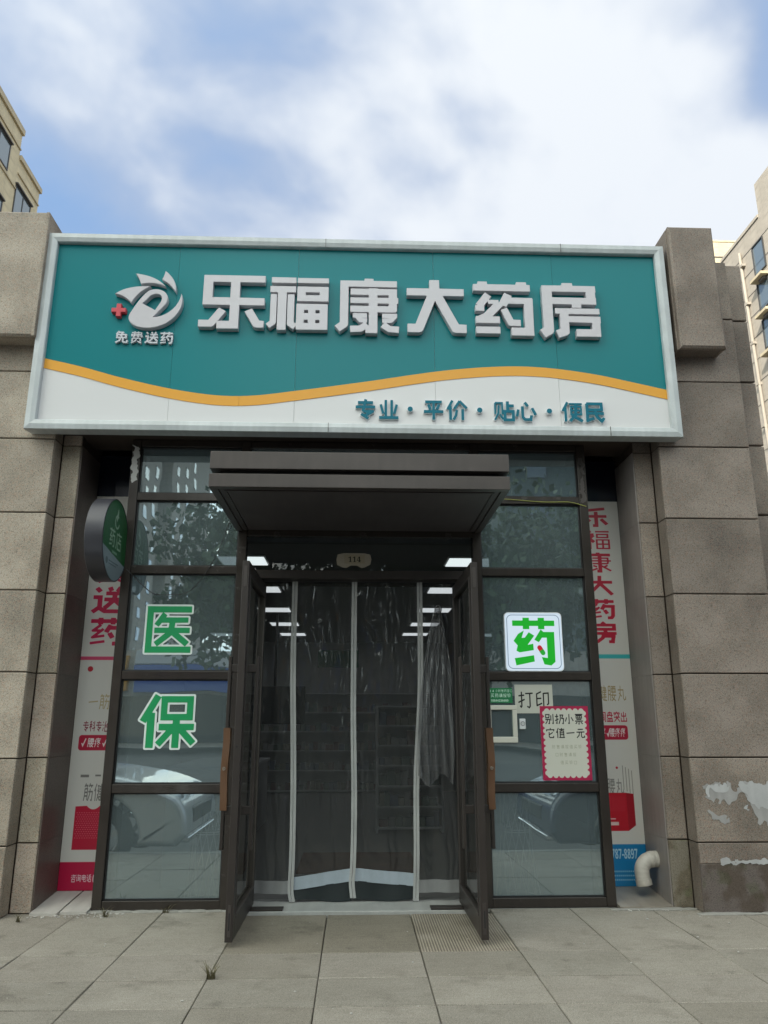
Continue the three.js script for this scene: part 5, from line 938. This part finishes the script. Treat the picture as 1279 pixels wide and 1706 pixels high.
// parked cars, seen in the glass
function car(name, label, paint, x, z, dir) {
  const c = thing(name, label, 'car', [x, -0.26, z], 'cars parked in front of the shop'); c.rotation.y = dir > 0 ? 0 : Math.PI; c.scale.setScalar(1.2);
  // outline of the lower body, front towards +x
  const s = new THREE.Shape(); s.moveTo(-2.2, 0.28); s.lineTo(-2.25, 0.75); s.quadraticCurveTo(-2.22, 0.98, -1.9, 1.0); s.lineTo(-0.3, 0.99); s.lineTo(0.85, 0.98); s.quadraticCurveTo(1.7, 0.93, 2.12, 0.72); s.quadraticCurveTo(2.28, 0.6, 2.25, 0.35); s.lineTo(2.15, 0.24); s.lineTo(1.78, 0.24);
  s.absarc(1.38, 0.32, 0.39, -0.2, Math.PI + 0.2, false); s.lineTo(-0.99, 0.24); s.absarc(-1.38, 0.32, 0.39, -0.2, Math.PI + 0.2, false); s.lineTo(-2.2, 0.28);
  const body = new THREE.ExtrudeGeometry(s, { depth: 1.6, bevelEnabled: true, bevelSize: 0.07, bevelThickness: 0.1, bevelSegments: 4, bevelOffset: -0.07, curveSegments: 14 }); body.translate(0, 0, -0.8); mesh('body', body, paint, c);
  const k = new THREE.Shape(); k.moveTo(-1.95, 0.98); k.quadraticCurveTo(-1.6, 1.4, -1.1, 1.47); k.quadraticCurveTo(-0.4, 1.52, 0.05, 1.44); k.quadraticCurveTo(0.5, 1.3, 0.98, 0.96); k.closePath();
  const cab = new THREE.ExtrudeGeometry(k, { depth: 1.22, bevelEnabled: true, bevelSize: 0.05, bevelThickness: 0.12, bevelSegments: 4, bevelOffset: -0.05, curveSegments: 14 }); cab.translate(0, 0, -0.61); mesh('glasshouse', cab, M.carGlass, c);
  const rf = new THREE.Shape(); rf.moveTo(-1.5, 1.39); rf.quadraticCurveTo(-1.2, 1.49, -0.7, 1.50); rf.quadraticCurveTo(-0.2, 1.51, 0.15, 1.42); rf.lineTo(0.1, 1.40); rf.quadraticCurveTo(-0.5, 1.47, -1.5, 1.36); rf.closePath();
  const rg = new THREE.ExtrudeGeometry(rf, { depth: 1.3, bevelEnabled: true, bevelSize: 0.015, bevelThickness: 0.03, bevelSegments: 2, curveSegments: 10 }); rg.translate(0, 0, -0.65); mesh('roof', rg, paint, c);
  mesh('pillar', [-1, 1].flatMap((q) => [rod([-0.35, 0.95, q * 0.76], [-0.4, 1.46, q * 0.66], 0.035), rod([0.95, 0.95, q * 0.72], [0.1, 1.43, q * 0.66], 0.03), rod([-1.85, 0.98, q * 0.72], [-1.3, 1.42, q * 0.66], 0.05)]), paint, c);
  for (const [wx, wz] of [[1.38, 0.78], [1.38, -0.78], [-1.38, 0.78], [-1.38, -0.78]]) {
    const w = grp('wheel', c); w.position.set(wx, 0.32, wz); mesh('tyre', new THREE.TorusGeometry(0.245, 0.085, 12, 32), M.tyre, w); const g = [new THREE.CylinderGeometry(0.06, 0.06, 0.1, 16).rotateX(Math.PI / 2), new THREE.TorusGeometry(0.19, 0.018, 8, 32).translate(0, 0, Math.sign(wz) * 0.04)]; for (let i = 0; i < 5; i++) g.push(new THREE.BoxGeometry(0.05, 0.19, 0.03).translate(0, 0.1, Math.sign(wz) * 0.04).rotateZ((i * Math.PI * 2) / 5)); mesh('rim', g, M.chrome, w);
  }
  for (const q of [-1, 1]) { mesh('headlight', new THREE.SphereGeometry(0.13, 16, 10).scale(1.4, 0.55, 1.5).translate(1.98, 0.7, q * 0.62), M.headlight, c); mesh('mirror', new THREE.SphereGeometry(0.09, 12, 8).scale(0.8, 0.8, 1.2).translate(0.55, 1.04, q * 0.92), paint, c); }
  mesh('grille', rbox(2.12, 2.262, 0.42, 0.58, -0.5, 0.5, 0.02), M.black, c); mesh('bumper_trim', rbox(2.1, 2.27, 0.26, 0.32, -0.72, 0.72, 0.02), M.chrome, c);
}
car('parked_car', 'silver car parked in front of the shop, mirrored in the left panes', M.carSilver, -4.78, 4.15, 1);
car('parked_car', 'dark blue car parked in front of the shop, mirrored in the lowest right pane', M.carBlue, 5.1, 4.15, -1);

renderer.render(scene, camera);
